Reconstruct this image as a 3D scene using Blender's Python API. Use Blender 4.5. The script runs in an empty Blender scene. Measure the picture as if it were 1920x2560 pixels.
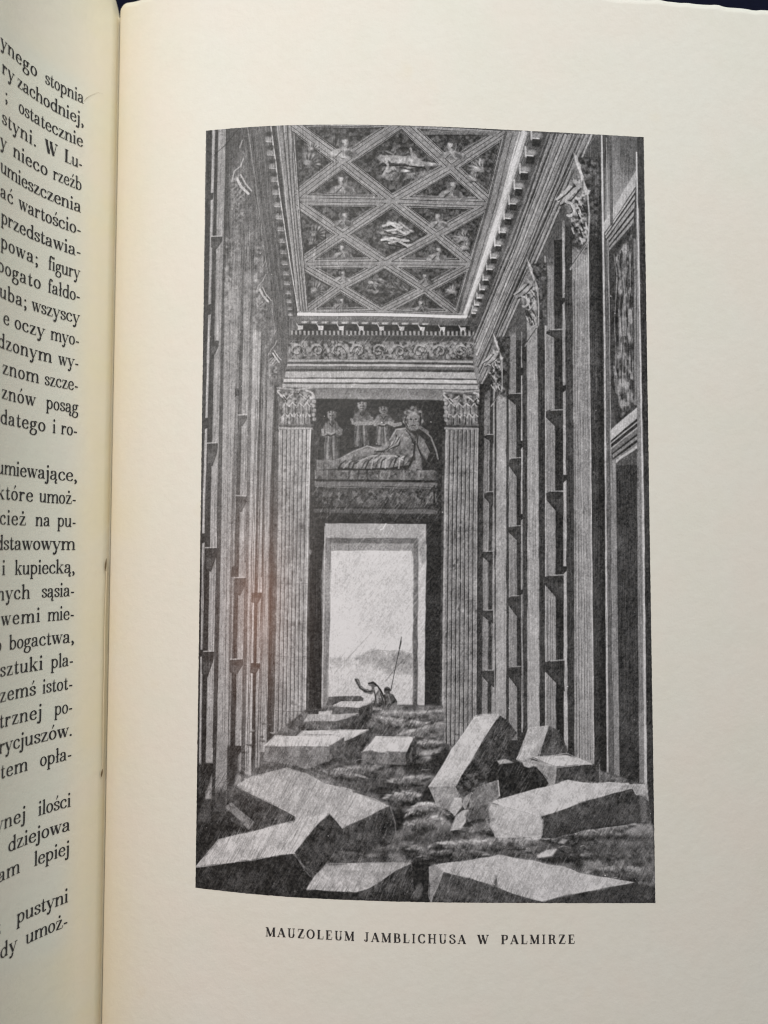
import bpy, math, random
import numpy as np

# ------------------------------------------------------------------ scene, camera, light
scene = bpy.context.scene
CAM = (0.072147, -0.005279, 0.187329)
CROT = (0.050195, 0.022362, 0.000496)
FPX, IMW, IMH = 1923.0, 1920.0, 2560.0

cam_data = bpy.data.cameras.new('camera')
cam = bpy.data.objects.new('camera', cam_data)
scene.collection.objects.link(cam)
scene.camera = cam
cam.location = CAM
cam.rotation_euler = CROT
cam_data.sensor_fit = 'VERTICAL'
cam_data.sensor_height = 36.0
cam_data.lens = FPX / IMH * 36.0
cam_data.clip_start = 0.005
cam_data.clip_end = 60.0
cam_data.dof.use_dof = True
cam_data.dof.focus_distance = 0.178
cam_data.dof.aperture_fstop = 9.0

world = bpy.data.worlds.new('World')
scene.world = world
world.use_nodes = True
bg = world.node_tree.nodes['Background']
bg.inputs['Color'].default_value = (0.95, 1.0, 1.0, 1)
bg.inputs['Strength'].default_value = 0.20

def area_lamp(name, loc, target, size, power, color, size_y=None):
    d = bpy.data.lights.new(name, 'AREA')
    d.energy = power
    d.color = color
    d.size = size
    if size_y:
        d.shape = 'RECTANGLE'; d.size_y = size_y
    o = bpy.data.objects.new(name, d)
    scene.collection.objects.link(o)
    o.location = loc
    v = np.array(target, float) - np.array(loc, float)
    from mathutils import Vector
    o.rotation_euler = Vector(v).to_track_quat('-Z', 'Y').to_euler()
    return o

area_lamp('reading_lamp', (-0.07, 0.14, 0.31), (0.04, 0.01, 0.0), 0.34, 0.86, (1.0, 0.975, 0.92))
area_lamp('fill_light', (0.33, 0.66, 0.36), (0.04, 0.0, 0.0), 0.34, 3.25, (0.97, 1.0, 0.965))  # added fill lamp, brightens the left page; stands for no known window
area_lamp('warm_lamp', (-0.235, -0.066, 0.63), (0.04, -0.02, 0.0), 0.05, 0.60, (1.0, 0.45, 0.27))

vs = scene.view_settings
vs.view_transform = 'Standard'
try: vs.look = 'None'
except Exception: pass
vs.exposure = 0.0
vs.gamma = 1.0
vs.use_curve_mapping = False
scene.render.engine = 'CYCLES'
scene.cycles.use_denoising = True
scene.cycles.filter_width = 1.1
scene.render.filter_size = 1.1

# ------------------------------------------------------------------ the pages' shape
S = np.linspace(0.0, 0.18, 1441)
def profile(knots, ang, sign):
    a = np.interp(S, knots, ang); d = S[1]; m = (a[1:] + a[:-1]) / 2
    x = np.concatenate([[0], np.cumsum(np.cos(m) * d)])
    z = np.concatenate([[0], np.cumsum(np.sin(m) * d)])
    return sign * x, z
XR, ZR = profile([0, .006, .015, .03, .055, .09, .13, .18],
                 [.531666, .383509, .266618, .182189, .029032, -.066643, -.081086, -.08473], 1)
XL, ZL = profile([0, .006, .015, .03, .05, .08, .12, .18],
                 [.837682, .849812, 1.026138, 1.440942, 1.05, .35, .05, -.05], -1)
def page_point(side, s, t, lift=0.0):
    X, Z = (XR, ZR) if side > 0 else (XL, ZL)
    s = np.asarray(s, float); t = np.asarray(t, float)
    x = np.interp(s, S, X); z = np.interp(s, S, Z)
    e = 2e-4
    dx = np.interp(s + e, S, X) - np.interp(s - e, S, X)
    dz = np.interp(s + e, S, Z) - np.interp(s - e, S, Z)
    n = np.hypot(dx, dz)
    nx, nz = (-dz / n, dx / n) if side > 0 else (dz / n, -dx / n)
    return np.stack([x + nx * lift, t + 0 * x, z + nz * lift], -1)

def rotm(a, b, c):
    ca, sa, cb, sb, cc, sc = np.cos(a), np.sin(a), np.cos(b), np.sin(b), np.cos(c), np.sin(c)
    return (np.array([[cc, -sc, 0], [sc, cc, 0], [0, 0, 1]]) @ np.array([[cb, 0, sb], [0, 1, 0], [-sb, 0, cb]])
            @ np.array([[1, 0, 0], [0, ca, -sa], [0, sa, ca]]))
_R = rotm(*CROT)
_MR = (XR - CAM[0]) / (CAM[2] - ZR)
_ML = (XL - CAM[0]) / (CAM[2] - ZL)
_nl = int(0.034 / S[1])
def measure(side, pts):
    """where points measured on the photograph lie on a page: (s, t) = distance from the gutter, height along it"""
    p = np.asarray(pts, float).reshape(-1, 2)
    d = np.stack([p[:, 0] - IMW / 2, IMH / 2 - p[:, 1], np.full(len(p), -FPX)], 1) @ _R.T
    m = d[:, 0] / -d[:, 2]
    if side > 0:
        s = np.interp(m, _MR, S); z = np.interp(s, S, ZR)
    else:
        s = np.interp(m, _ML[:_nl][::-1], S[:_nl][::-1]); z = np.interp(s, S, ZL)
    t = CAM[1] + d[:, 1] / -d[:, 2] * (CAM[2] - z)
    return s, t

# the printed plate: a rectangle on the right page, a hair out of square as it was printed
PW, PH = 0.105068, 0.178
PS, PB, PHI, PH2 = 0.026499, -0.08368, -0.024178, -0.001675
def plate_st(u, v):
    a = u - PW / 2; b = v - PH / 2
    return PS + PW / 2 + a * math.cos(PHI) - b * PH2, PB + PH / 2 + a * math.sin(PHI) + b * math.cos(PHI)
_A = np.linalg.inv(np.array([[math.cos(PHI), -PH2], [math.sin(PHI), math.cos(PHI)]]))
def plate_uv(pts):
    s, t = measure(1, pts)
    q = np.stack([s - PS - PW / 2, t - PB - PH / 2], 1) @ _A.T
    return q[:, 0] + PW / 2, q[:, 1] + PH / 2
# ------------------------------------------------------------------ drawing the engraving (ink densities of the print)
CW, CH = 800, 1356
rng = np.random.default_rng(7)
G = np.full((CH, CW), 92.0, np.float32)

def cv(pts, sub=45.0, rough=0.0, closed=False):
    """points measured on the photograph -> drawing coordinates, long edges subdivided so that they follow the paper"""
    p = [tuple(q) for q in pts]
    if closed: p = p + [p[0]]
    out = []
    for a, b in zip(p[:-1], p[1:]):
        n = max(1, int(math.hypot(b[0] - a[0], b[1] - a[1]) / sub))
        for i in range(n):
            out.append((a[0] + (b[0] - a[0]) * i / n, a[1] + (b[1] - a[1]) * i / n))
    if not closed: out.append(p[-1])
    u, v = plate_uv(out)
    c = np.stack([u / PW * CW, (PH - v) / PH * CH], 1)
    if rough: c = c + rng.normal(0, rough, c.shape)
    return c
ORG = {'A1': (500, 290), 'A2': (660, 290), 'A3': (960, 290), 'A4': (1240, 290), 'B1': (480, 780), 'B2': (680, 780), 'B3': (960, 780),
       'B4': (1240, 780), 'C1': (480, 1280), 'C2': (740, 1280), 'C3': (1000, 1280), 'C4': (1260, 1280), 'D1': (480, 1750),
       'D2': (740, 1750), 'D3': (1000, 1750), 'D4': (1260, 1750)}
K = 4.0225
def T(tile, *xy):
    ox, oy = ORG[tile]
    return [(ox + x / K, oy + y / K) for x, y in zip(xy[::2], xy[1::2])]

def _box(c, pad):
    x0 = max(0, int(c[:, 0].min() - pad)); x1 = min(CW, int(c[:, 0].max() + pad) + 2)
    y0 = max(0, int(c[:, 1].min() - pad)); y1 = min(CH, int(c[:, 1].max() + pad) + 2)
    if x1 <= x0 or y1 <= y0: return None
    X, Y = np.meshgrid(np.arange(x0, x1) + .5, np.arange(y0, y1) + .5)
    return slice(y0, y1), slice(x0, x1), X, Y
def _segd(X, Y, a, b):
    dx, dy = b[0] - a[0], b[1] - a[1]; L = dx * dx + dy * dy + 1e-9
    k = np.clip(((X - a[0]) * dx + (Y - a[1]) * dy) / L, 0, 1)
    return np.hypot(X - a[0] - k * dx, Y - a[1] - k * dy), k
def mask(c, soft=1.0):
    b = _box(c, soft + 2)
    if b is None: return None
    ys, xs, X, Y = b
    ins = np.zeros(X.shape, bool); D = np.full(X.shape, 1e9)
    n = len(c)
    for i in range(n):
        p, q = c[i], c[(i + 1) % n]
        if p[1] != q[1]:
            cr = (p[1] > Y) != (q[1] > Y)
            ins ^= cr & (X < (q[0] - p[0]) * (Y - p[1]) / (q[1] - p[1]) + p[0])
        D = np.minimum(D, _segd(X, Y, p, q)[0])
    return ys, xs, np.clip(np.where(ins, D, -D) / soft + .5, 0, 1), X, Y
def poly(pts, val, a=1.0, soft=1.2, to=None, axis=None, rough=0.4, tex=0.0, fade=0.0):
    """filled shape of one grey, or a run of greys from val to `to` along the two points of axis"""
    c0 = cv(pts, 22 if rough else 45, rough, True)
    m = mask(c0, soft)
    if m is None: return
    ys, xs, M, X, Y = m
    v = val
    if to is not None:
        p, q = cv(axis, 1e9); d = q - p
        k = np.clip(((X - p[0]) * d[0] + (Y - p[1]) * d[1]) / (d @ d), 0, 1)
        v = val + (to - val) * k
    if tex: v = v + tex * NOI[ys, xs]
    if fade:
        t_ = Y - c0[:, 1].min(); M = M * np.clip(t_ / (fade * CH / 1940.0) + .35 * NOI[ys, xs] * (t_ < fade), 0, 1)
    g = G[ys, xs]; g += (v - g) * M * a
def line(pts, w, val, a=1.0, taper=False, soft=1.1, wob=0.0):
    c = cv(pts, 40, wob); w = w * CW / 1115.0
    n = len(c) - 1
    b = _box(c, w + 3)
    if b is None: return
    ys, xs, X, Y = b
    M = np.zeros(X.shape)
    for i in range(n):
        bb = _box(c[i:i + 2], w + 3)
        if bb is None: continue
        sy = slice(bb[0].start - ys.start, bb[0].stop - ys.start); sx = slice(bb[1].start - xs.start, bb[1].stop - xs.start)
        D, k = _segd(X[sy, sx], Y[sy, sx], c[i], c[i + 1])
        hw = w / 2
        if taper: hw = hw * np.clip(1.15 - (i + k) / n, .1, 1)
        cov = np.clip((hw - D) / soft + .5, 0, 1) * min(1.0, w / .8)
        M[sy, sx] = np.maximum(M[sy, sx], cov)
    g = G[ys, xs]; g += (val - g) * M * a
def ell(p, rx, ry, val, a=1.0, rot=0.0, soft=2.0, tex=0.0):
    c = cv([p, p], 1)[0]
    f = CW / 1115.0; rx *= f; ry *= f
    b = _box(np.array([c - max(rx, ry), c + max(rx, ry)]), soft + 2)
    if b is None: return
    ys, xs, X, Y = b
    ca, sa = math.cos(rot), math.sin(rot)
    U = ((X - c[0]) * ca + (Y - c[1]) * sa) / rx; V = (-(X - c[0]) * sa + (Y - c[1]) * ca) / ry
    M = np.clip((1 - np.hypot(U, V)) * min(rx, ry) / soft + .5, 0, 1)
    v = val + (tex * NOI[ys, xs] if tex else 0)
    g = G[ys, xs]; g += (v - g) * M * a

def smooth_noise(cell, seed, ax=1.0):
    """bumps about `cell` wide (ax stretches them sideways), mean 0, about +-1"""
    r = np.random.default_rng(seed)
    h = int(CH / cell) + 3; w = int(CW / (cell * ax)) + 3
    a = r.normal(0, 1, (h, w))
    y = np.linspace(0, h - 2.001, CH); x = np.linspace(0, w - 2.001, CW)
    yi = y.astype(int); xi = x.astype(int); fy = (y - yi)[:, None]; fx = (x - xi)[None]
    fy = fy * fy * (3 - 2 * fy); fx = fx * fx * (3 - 2 * fx)
    return (a[yi][:, xi] * (1 - fy) * (1 - fx) + a[yi][:, xi + 1] * (1 - fy) * fx + a[yi + 1][:, xi] * fy * (1 - fx) + a[yi + 1][:, xi + 1] * fy * fx).astype(np.float32)
def streaks(angle, length, seed, width=1):
    """burin strokes: white noise drawn out along one direction"""
    r = np.random.default_rng(seed)
    n = r.normal(0, 1, (CH, CW)).astype(np.float32)
    if width > 1: n = (n + np.roll(n, 1, 1) + np.roll(n, 1, 0)) * .6
    o = np.zeros_like(n); dx, dy = math.cos(angle), -math.sin(angle)
    for k in range(-length, length + 1):
        o += np.roll(n, (int(round(k * dy)), int(round(k * dx))), (0, 1)) * (1 - abs(k) / (length + 1))
    return o / o.std()
STIP = smooth_noise(2.2, 41) * .7 + smooth_noise(3.4, 42, .6) * .7
NOI = smooth_noise(9, 1) * .6 + smooth_noise(4, 2) * .6 + smooth_noise(20, 3) * .4
LMP = smooth_noise(6, 11) + smooth_noise(3, 12) * .8
H60 = streaks(math.radians(57), 9, 4)
H60L = streaks(math.radians(60), 20, 5)
HV = streaks(math.radians(91), 26, 6)
GRN = rng.normal(0, 1, (CH, CW)).astype(np.float32)
GRN = (GRN + np.roll(GRN, 1, 0) + np.roll(GRN, 1, 1)) / 1.7

def lumps(pts, lo, hi, field=None, gain=1.0, soft=2.0, a=1.0):
    """carved relief: bumps running from grey lo to grey hi inside an outline"""
    m = mask(cv(pts, 45, 0, True), soft)
    if m is None: return
    ys, xs, M, X, Y = m
    f = (LMP if field is None else field)[ys, xs]
    v = lo + (hi - lo) * np.clip(.5 + .38 * gain * f, 0, 1)
    g = G[ys, xs]; g += (v - g) * M * a
def scratch(pts, n, ln, ang, lo, hi, w=1.0, a=.8, spread=.12):
    """loose burin scratches inside an outline"""
    m = mask(cv(pts, 60, 0, True), 1.0)
    if m is None: return
    ys, xs, M, X, Y = m
    h, w_ = M.shape; f = CW / 1115.0
    for _ in range(n):
        j, i = rng.integers(0, h), rng.integers(0, w_)
        if M[j, i] < .5: continue
        L = ln * f * rng.uniform(.5, 1.2); t = math.radians(ang) + rng.normal(0, spread)
        x0, y0 = X[j, i], Y[j, i]
        c = np.array([(x0, y0), (x0 + L * math.cos(t), y0 - L * math.sin(t))])
        b = _box(c, 3)
        if b is None: continue
        D, k = _segd(b[2], b[3], c[0], c[1])
        cov = np.clip((w * f / 2 - D) + .5, 0, 1) * min(1, w * f) * (1 - .6 * k)
        g = G[b[0], b[1]]; g += (rng.uniform(lo, hi) - g) * cov * a
def strip(knots, val, y0=None, y1=None, a=1.0, soft=1.4, rough=.25, to=None, fade=0.0):
    """an upright band; knots = (y, left x, right x) down its length"""
    ys = [k[0] for k in knots]
    y0 = ys[0] if y0 is None else y0; y1 = ys[-1] if y1 is None else y1
    yy = np.linspace(y0, y1, max(2, int(abs(y1 - y0) / 60) + 1))
    def ex(col):
        xs = [k[col] for k in knots]
        r = np.interp(yy, ys, xs)
        lo = yy < ys[0]; r[lo] = xs[0] + (yy[lo] - ys[0]) * (xs[1] - xs[0]) / (ys[1] - ys[0])
        hi = yy > ys[-1]; r[hi] = xs[-1] + (yy[hi] - ys[-1]) * (xs[-1] - xs[-2]) / (ys[-1] - ys[-2])
        return r
    l, r = ex(1), ex(2)
    pts = [(x, y) for x, y in zip(l, yy)] + [(x, y) for x, y in zip(r[::-1], yy[::-1])]
    poly(pts, val, a, soft, rough=rough, to=to, axis=[(l[0], y0), (l[-1], y1)] if to is not None else None, fade=fade)

# ---- back wall and side walls, dark ground of the drawing
poly(T('A1', 70, 140, 1500, 80) + T('A4', 1480, 200) + T('D4', 1540, 2040) + T('D1', 20, 1890), 88, rough=0)
# left wall: streaky grey that lightens downwards
poly([(512, 300), (700, 300), (760, 800), (790, 1100), (775, 2000), (480, 2000)], 82, to=112, axis=[(600, 320), (600, 1000)], rough=0, soft=3)
lumps([(540, 420), (690, 420), (750, 960), (560, 1000)], 66, 130, field=smooth_noise(40, 77, .25) + HV * .35, a=.7, soft=20)
strip([(310, 560, 640), (780, 556, 720), (1280, 553, 690), (1830, 540, 686)], 104, y0=800, y1=1960, a=.9, soft=8, to=100)
# entablature over the left wall, running back
poly([(612, 305), (680, 305), (745, 790), (742, 960), (716, 960), (690, 800)], 92, rough=0, soft=4)
for k in range(9):
    f = k / 8
    line([(610 + 62 * f, 312), (690 + 42 * f, 790 + 10 * f)], 1.6, 150 if k % 2 else 58, .35, wob=.5)
for (xa, ya, xb, yb, v, w) in ((619, 318, 700, 930, 165, 1.6), (628, 318, 716, 960, 60, 1.5), (604, 320, 690, 800, 140, 1.3)):
    line([(xa, ya), ((xa + xb) / 2 + 2, (ya + yb) / 2), (xb, yb)], w, v, .6, wob=.4)
# light and dark uprights of the left wall  (y, x left, x right)
BND = [((330, 531, 538), (780, 521, 527), (1280, 507, 512), (1830, 499, 504), 172),
       ((330, 546, 565), (780, 538, 554), (1280, 527, 542), (1830, 516, 532), 152),
       ((780, 561, 597), (1280, 554, 577), (1830, 543, 570), 158),
       ((780, 598, 600.5), (1280, 585, 589), (1830, 573, 576), 160),
       ((780, 609, 625), (1280, 600, 615), (1830, 589, 604), 150),
       ((780, 633, 654), (1280, 624, 640), (1830, 614, 629), 172),
       ((780, 659, 668), (1280, 646, 656), (1830, 639, 650), 150),
       ((780, 672, 690), (1280, 663, 674), (1830, 652, 668), 158)]
strip([(330, 519, 531), (780, 509, 521), (1280, 500, 507), (1830, 490, 499)], 62, y0=318, y1=2100)
strip([(330, 538, 546), (780, 527, 538), (1280, 512, 527), (1830, 504, 516)], 60, y0=318, y1=1990)
strip([(330, 565, 576), (780, 554, 561), (1280, 542, 554), (1830, 532, 543)], 74, y0=318, y1=1990)
strip([(780, 600, 609), (1280, 589, 600), (1830, 577, 589)], 66, y0=700, y1=1960, fade=200)
strip([(780, 654, 659), (1280, 640, 646), (1830, 629, 639)], 70, y0=760, y1=1900, a=.8, fade=200)
strip([(1000, 686, 696), (1280, 674, 694), (1830, 669, 686)], 74, y0=900, y1=1850)
tops = [318, 318, 560, 700, 560, 600, 760, 800]
bots = [1960, 2010, 2030, 1960, 1975, 1985, 1920, 1880]
for b, y0, y1 in zip(BND, tops, bots):
    strip(b[:-1], b[-1] - 10, y0=y0, y1=y1, a=.95, to=b[-1] + 10, fade=220 if y0 > 400 else 0, soft=1.8)
    if True:
        for _ in range(5):
            f = rng.uniform(.1, .9); ya = rng.uniform(y0, y1 - 300); yb = ya + rng.uniform(200, 600)
            kx = lambda yy: np.interp(yy, [k[0] for k in b[:-1]], [k[1] + (k[2] - k[1]) * f for k in b[:-1]])
            line([(kx(ya), max(ya, y0 + 60)), (kx(yb), min(yb, y1))], rng.uniform(1.2, 3), rng.choice([92, 112, 186, 196]), .5, wob=.5)
for x0, x1 in ((574, 561), (646, 634), (617, 607)):
    line([(x0, 800), (x1, 1900)], 1.5, 70, .6, wob=.4)
for k, (xa, xb) in enumerate(((640, 620), (643, 624), (657, 636), (666, 646), (690, 670))):
    line([(xa, 1000), (xb - 4, 1930)], 1.6, 48, .75, wob=.4)
# shelves across the slots of the left wall
for t, x0, y0, x1, h, lt in (('A1', 112, 1212, 218, 90, 1), ('B1', 180, 285, 262, 110, 0), ('B1', 152, 1318, 252, 170, 1), ('B1', 462, 1035, 552, 80, 1),
                             ('B1', 446, 1850, 545, 120, 1), ('C1', 130, 362, 246, 170, 1), ('C1', 98, 1405, 216, 180, 1), ('C1', 425, 660, 535, 130, 1),
                             ('C1', 385, 1480, 505, 110, 1), ('D1', 385, 462, 490, 90, 0), ('D1', 125, 635, 205, 130, 0), ('C1', 600, 810, 700, 80, 0), ('C1', 590, 1520, 680, 80, 0)):
    poly(T(t, x0, y0, x1 + 8, y0, x1 + 4, y0 + h * .5, x0 + (x1 - x0) * .55, y0 + h * 1.4, x0, y0 + h * 1.2), 62, .95)
    poly(T(t, x0 + 12, y0 + h * .55, x1 - 8, y0 + h * .6, x0 + (x1 - x0) * .5, y0 + h * 1.25, x0 + 10, y0 + h * 1.2), 92, .7, soft=3)
    if lt: line(T(t, x0, y0, x1 - 4, y0 - 4), 3.0, 186, .8, wob=.5)
    line(T(t, x1, y0 - 150, x1 - 1, y0 - 4), 2.0, 195, .8)
for t, x, ya, yb in (('A1', 112, 780, 840), ('A1', 92, 1900, 1990), ('B1', 150, 1070, 1160), ('C1', 118, 220, 300), ('B1', 455, 770, 840), ('C1', 420, 550, 640), ('C1', 90, 1390, 1450)):
    poly(T(t, x - 22, ya, x + 24, ya - 10, x + 20, yb, x - 22, yb + 16), 58)
# capitals on the left wall: a profile of leaves and one bright scroll each
for t, cx, cy, s in (('A1', 380, 640, 1.0), ('A1', 610, 1760, .78), ('B1', 815, 420, .6)):
    poly(T(t, cx - 90 * s, cy - 30 * s, cx + 40 * s, cy - 320 * s, cx + 70 * s, cy - 330 * s, cx + 150 * s, cy + 120 * s, cx + 120 * s, cy + 520 * s, cx - 70 * s, cy + 520 * s), 104, .85, soft=5, tex=10)
    lumps(T(t, cx - 70 * s, cy, cx + 20 * s, cy - 60 * s, cx + 80 * s, cy + 200 * s, cx + 60 * s, cy + 420 * s, cx - 70 * s, cy + 420 * s), 70, 160, a=.7, soft=4)
    line(T(t, cx + 50 * s, cy - 390 * s, cx + 15 * s, cy - 320 * s), 3.4 * s, 178, .7, wob=.8)
    line(T(t, cx + 60 * s, cy - 220 * s, cx + 30 * s, cy - 140 * s, cx - 30 * s, cy - 80 * s, cx - 60 * s, cy + 20 * s), 2.8 * s, 184, .75, wob=.9)
    line(T(t, cx - 4 * s, cy - 10 * s, cx + 30 * s, cy + 60 * s, cx + 105 * s, cy + 140 * s), 6.5 * s, 206, .85, wob=.6)
    line(T(t, cx + 25 * s, cy - 50 * s, cx + 75 * s, cy + 40 * s, cx + 140 * s, cy + 112 * s), 3.6 * s, 196, .8, wob=.6)
    line(T(t, cx + 14 * s, cy - 30 * s, cx + 60 * s, cy + 50 * s, cx + 120 * s, cy + 125 * s), 2.6 * s, 80, .9)
    for k in range(7):
        line(T(t, cx - 70 * s + 14 * s * k, cy + 120 * s + 40 * s * (k % 3), cx - 10 * s + 16 * s * k, cy + 60 * s + 40 * s * (k % 3)), 2.2, 170, .6)

# ---- coffered ceiling
ceil_q = T('A2', 80, 95, 800, 88) + T('A3', 200, 100, 1480, 160, 820, 2020) + T('A2', 345, 1990)
def a2(x, y): return (660 + x / K, 290 + y / K)
def inset(pts, d):
    """convex outline moved inwards by d"""
    n = len(pts); cx = sum(q[0] for q in pts) / n; cy = sum(q[1] for q in pts) / n; L = []
    for i in range(n):
        (x0, y0), (x1, y1) = pts[i], pts[(i + 1) % n]
        nx, ny = y1 - y0, x0 - x1; l = math.hypot(nx, ny); nx /= l; ny /= l
        if nx * (cx - x0) + ny * (cy - y0) < 0: nx, ny = -nx, -ny
        L.append((nx, ny, nx * x0 + ny * y0 + d))
    out = []
    for i in range(n):
        a1, b1, c1 = L[i - 1]; a2_, b2_, c2_ = L[i]; D = a1 * b2_ - a2_ * b1
        out.append(((c1 * b2_ - c2_ * b1) / D, (a1 * c2_ - a2_ * c1) / D))
    return out
poly(ceil_q, 140, rough=0, tex=6)
NA, NT, NB, N2, N3, NC, R2, NT3 = (225, 40), (1385, 62), (790, 462), (290, 845), (1290, 858), (1877, 515), (2285, 885), (2470, 120)
ND, NE, N5, N6, R4, NF, NG, N8, N9, R6 = (790, 1195), (1732, 1195), (365, 1490), (1215, 1480), (2095, 1490), (770, 1722), (1617, 1745), (405, 1985), (1180, 1972), (1945, 2000)
CELLS = [(NB, NT, NC, N3), (ND, N3, NE, N6), (NF, N6, NG, N9), ((225, 40), NT, NB), (NT, (2470, 130), NC), (NA, NB, N2), (N2, NB, N3), (N2, N3, ND), (N2, ND, N5), (N5, ND, N6),
         (N5, N6, NF), (N5, NF, N8), (N8, NF, N9), (NT3, NC, R2), (NC, R2, N3), (N3, R2, NE), (R2, NE, R4), (N6, NE, R4), (N6, R4, NG), (R4, NG, R6), (N9, NG, R6)]
def ringline(q, w, v, al=.9, wob=.3): line(q + [q[0]], w, v, al, wob=wob)
def carving(cx, cy, rx, ry, n, seed, bright=170):
    r = np.random.default_rng(seed)
    for k in range(n):
        a = r.uniform(0, 6.28); d = math.sqrt(r.uniform(0, 1))
        x, y = cx + d * rx * math.cos(a), cy + d * ry * math.sin(a)
        th = r.normal(.15, .5); ln = rx * r.uniform(.10, .26)
        ell((x, y), ln, r.uniform(2.5, 5), r.uniform(bright - 60, bright + 30), .75, rot=th, soft=2.5, tex=24)
        ell((x + 2, y + 5), ln * .9, r.uniform(1.5, 3), r.uniform(40, 62), .75, rot=th, soft=2)
def bust(x, y, s, flip=1):
    """head and shoulders carved in a triangle"""
    poly([a2(x - 130 * s, y + 120 * s), a2(x - 95 * s, y + 66 * s), a2(x - 25 * s, y + 44 * s), a2(x + 30 * s, y + 44 * s), a2(x + 100 * s, y + 70 * s), a2(x + 125 * s, y + 122 * s)], 132, .95, soft=3, tex=30)
    ell(a2(x - 50 * s, y + 78 * s), 12 * s, 5.5 * s, 152, .8, rot=-.5, soft=3, tex=14); ell(a2(x + 55 * s, y + 92 * s), 11 * s, 5 * s, 90, .8, rot=.5, soft=3)
    line([a2(x - 60 * s, y + 116 * s), a2(x - 10 * s, y + 70 * s)], 2.4, 52, .7, wob=.5); line([a2(x + 20 * s, y + 116 * s), a2(x + 8 * s, y + 66 * s)], 2.2, 160, .6, wob=.5)
    ell(a2(x, y), 10.5 * s, 14 * s, 142, .95, soft=2.5, tex=16)
    ell(a2(x + 16 * s * flip, y + 6), 5 * s, 10 * s, 84, .8, soft=2.5); ell(a2(x - 12 * s * flip, y - 8), 4.5 * s, 7 * s, 182, .85, soft=2.5)
    ell(a2(x, y - 40 * s), 11 * s, 5 * s, 70, .8, soft=2); line([a2(x - 6, y + 16), a2(x + 10, y + 16)], 1.8, 56, .7)
def foliage(x, y, s, tilt):
    for k in range(7):
        th = tilt + (k - 3) * .38; r_ = 62 * s
        ell(a2(x + r_ * math.cos(th), y - r_ * math.sin(th) * .8), 13 * s, 4.5 * s, (136, 186, 156)[k % 3], .9, rot=-th, soft=2.5, tex=20)
        ell(a2(x + r_ * math.cos(th) + 8, y - r_ * math.sin(th) * .8 + 16), 11 * s, 2.4 * s, 46, .75, rot=-th, soft=2)
    ell(a2(x, y), 10 * s, 7 * s, 152, .8, soft=3, tex=20)
for i_, cell in enumerate(CELLS):
    q = [a2(*n) for n in cell]
    cy_ = sum(n[1] for n in cell) / len(cell); f = 1.06 - .30 * (cy_ - 300) / 1600
    ringline(inset(q, 5.5 * f), 1.7, 54, .85); ringline(inset(q, 7.2 * f), 1.2, 176, .6)
    poly(inset(q, 9.5 * f), 108, .8, soft=1.2, rough=.2); ringline(inset(q, 11.0 * f), 2.0, 172, .75); ringline(inset(q, 13.0 * f), 1.8, 48, .85)
    ringline(inset(q, 14.8 * f), 1.8, 148, .75)
    inner = inset(q, 16.5 * f); poly(inner, 72, .97, soft=1.2, rough=.2, tex=12); ringline(inner, 2.2, 32, .8)
    lumps(inner, 46, 118, gain=1.0, a=.65)
    up = inner[0] if len(inner) == 4 else None
    # light catches the lower left lips
    lo = sorted(inner, key=lambda t: -t[1])[:2]; line(lo, 2.0, 186, .55, wob=.3)
# lozenges: lying figures
for (x, y, rx, ry, n, sd, br) in ((1385, 470, 250, 130, 40, 3, 158), (1300, 1180, 200, 110, 44, 4, 182), (1225, 1725, 210, 90, 48, 5, 150)):
    q = a2(x, y); ell(q, rx / K * .85, ry / K * .8, 92, .75, soft=9, tex=26); carving(q[0], q[1], rx / K * .9, ry / K * .9, n, sd, br)
poly([a2(1180, 400), a2(1250, 390), a2(1400, 400), a2(1520, 400), a2(1600, 460), a2(1770, 480), a2(1780, 500), a2(1600, 510), a2(1420, 480), a2(1280, 470)], 166, .9, soft=2.5, tex=24)
line([a2(1200, 500), a2(1400, 492), a2(1600, 520)], 3.4, 40, .8, wob=.6); ell(a2(1185, 425), 10, 9, 160, .9, soft=2.5, tex=14)
line([a2(1230, 430), a2(1250, 510), a2(1205, 590)], 6, 172, .85, wob=.5); line([a2(1290, 350), a2(1360, 300)], 6, 130, .8, wob=.6); line([a2(1475, 330), a2(1490, 400)], 6, 150, .8)
poly([a2(1150, 600), a2(1300, 560), a2(1450, 580), a2(1620, 550), a2(1640, 580), a2(1450, 640), a2(1250, 650)], 128, .8, soft=3, tex=28)
for x, y, w in ((1200, 1110, 150), (1240, 1160, 190), (1200, 1240, 210), (1260, 1280, 170)):
    line([a2(x, y), a2(x + w * .5, y - 18), a2(x + w, y + 22), a2(x + w * 1.2, y + 10)], 5.5, 196, .85, wob=.9); line([a2(x, y + 20), a2(x + w, y + 46)], 3, 40, .8, wob=.8)
for i_, (x, y, s) in enumerate(((795, 265, 1.15), (790, 640, 1), (795, 1000, .85), (795, 1325, .78), (785, 1580, .62), (1890, 300, 1), (1880, 690, .95), (1760, 1010, .85), (1740, 1345, .78), (1625, 1610, .62), (770, 1855, .62), (1585, 1880, .62))):
    bust(x, y, s * 1.12, 1 if i_ % 2 else -1)
for x, y, s, t_ in ((440, 470, 1.1, .6), (500, 1180, .95, .5), (505, 1745, .8, .5), (2180, 540, 1.05, 2.4), (2015, 1235, .9, 2.5), (1905, 1770, .7, 2.4), (470, 330, .7, 1.2), (2120, 640, .7, 2.2), (470, 1280, .6, .8), (2040, 1330, .6, 2.3)):
    foliage(x, y, s, t_)
line([a2(1600, 170), a2(2100, 165), a2(2330, 190)], 10, 118, .8); line([a2(1610, 195), a2(2260, 200)], 2, 48, .7)
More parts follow.
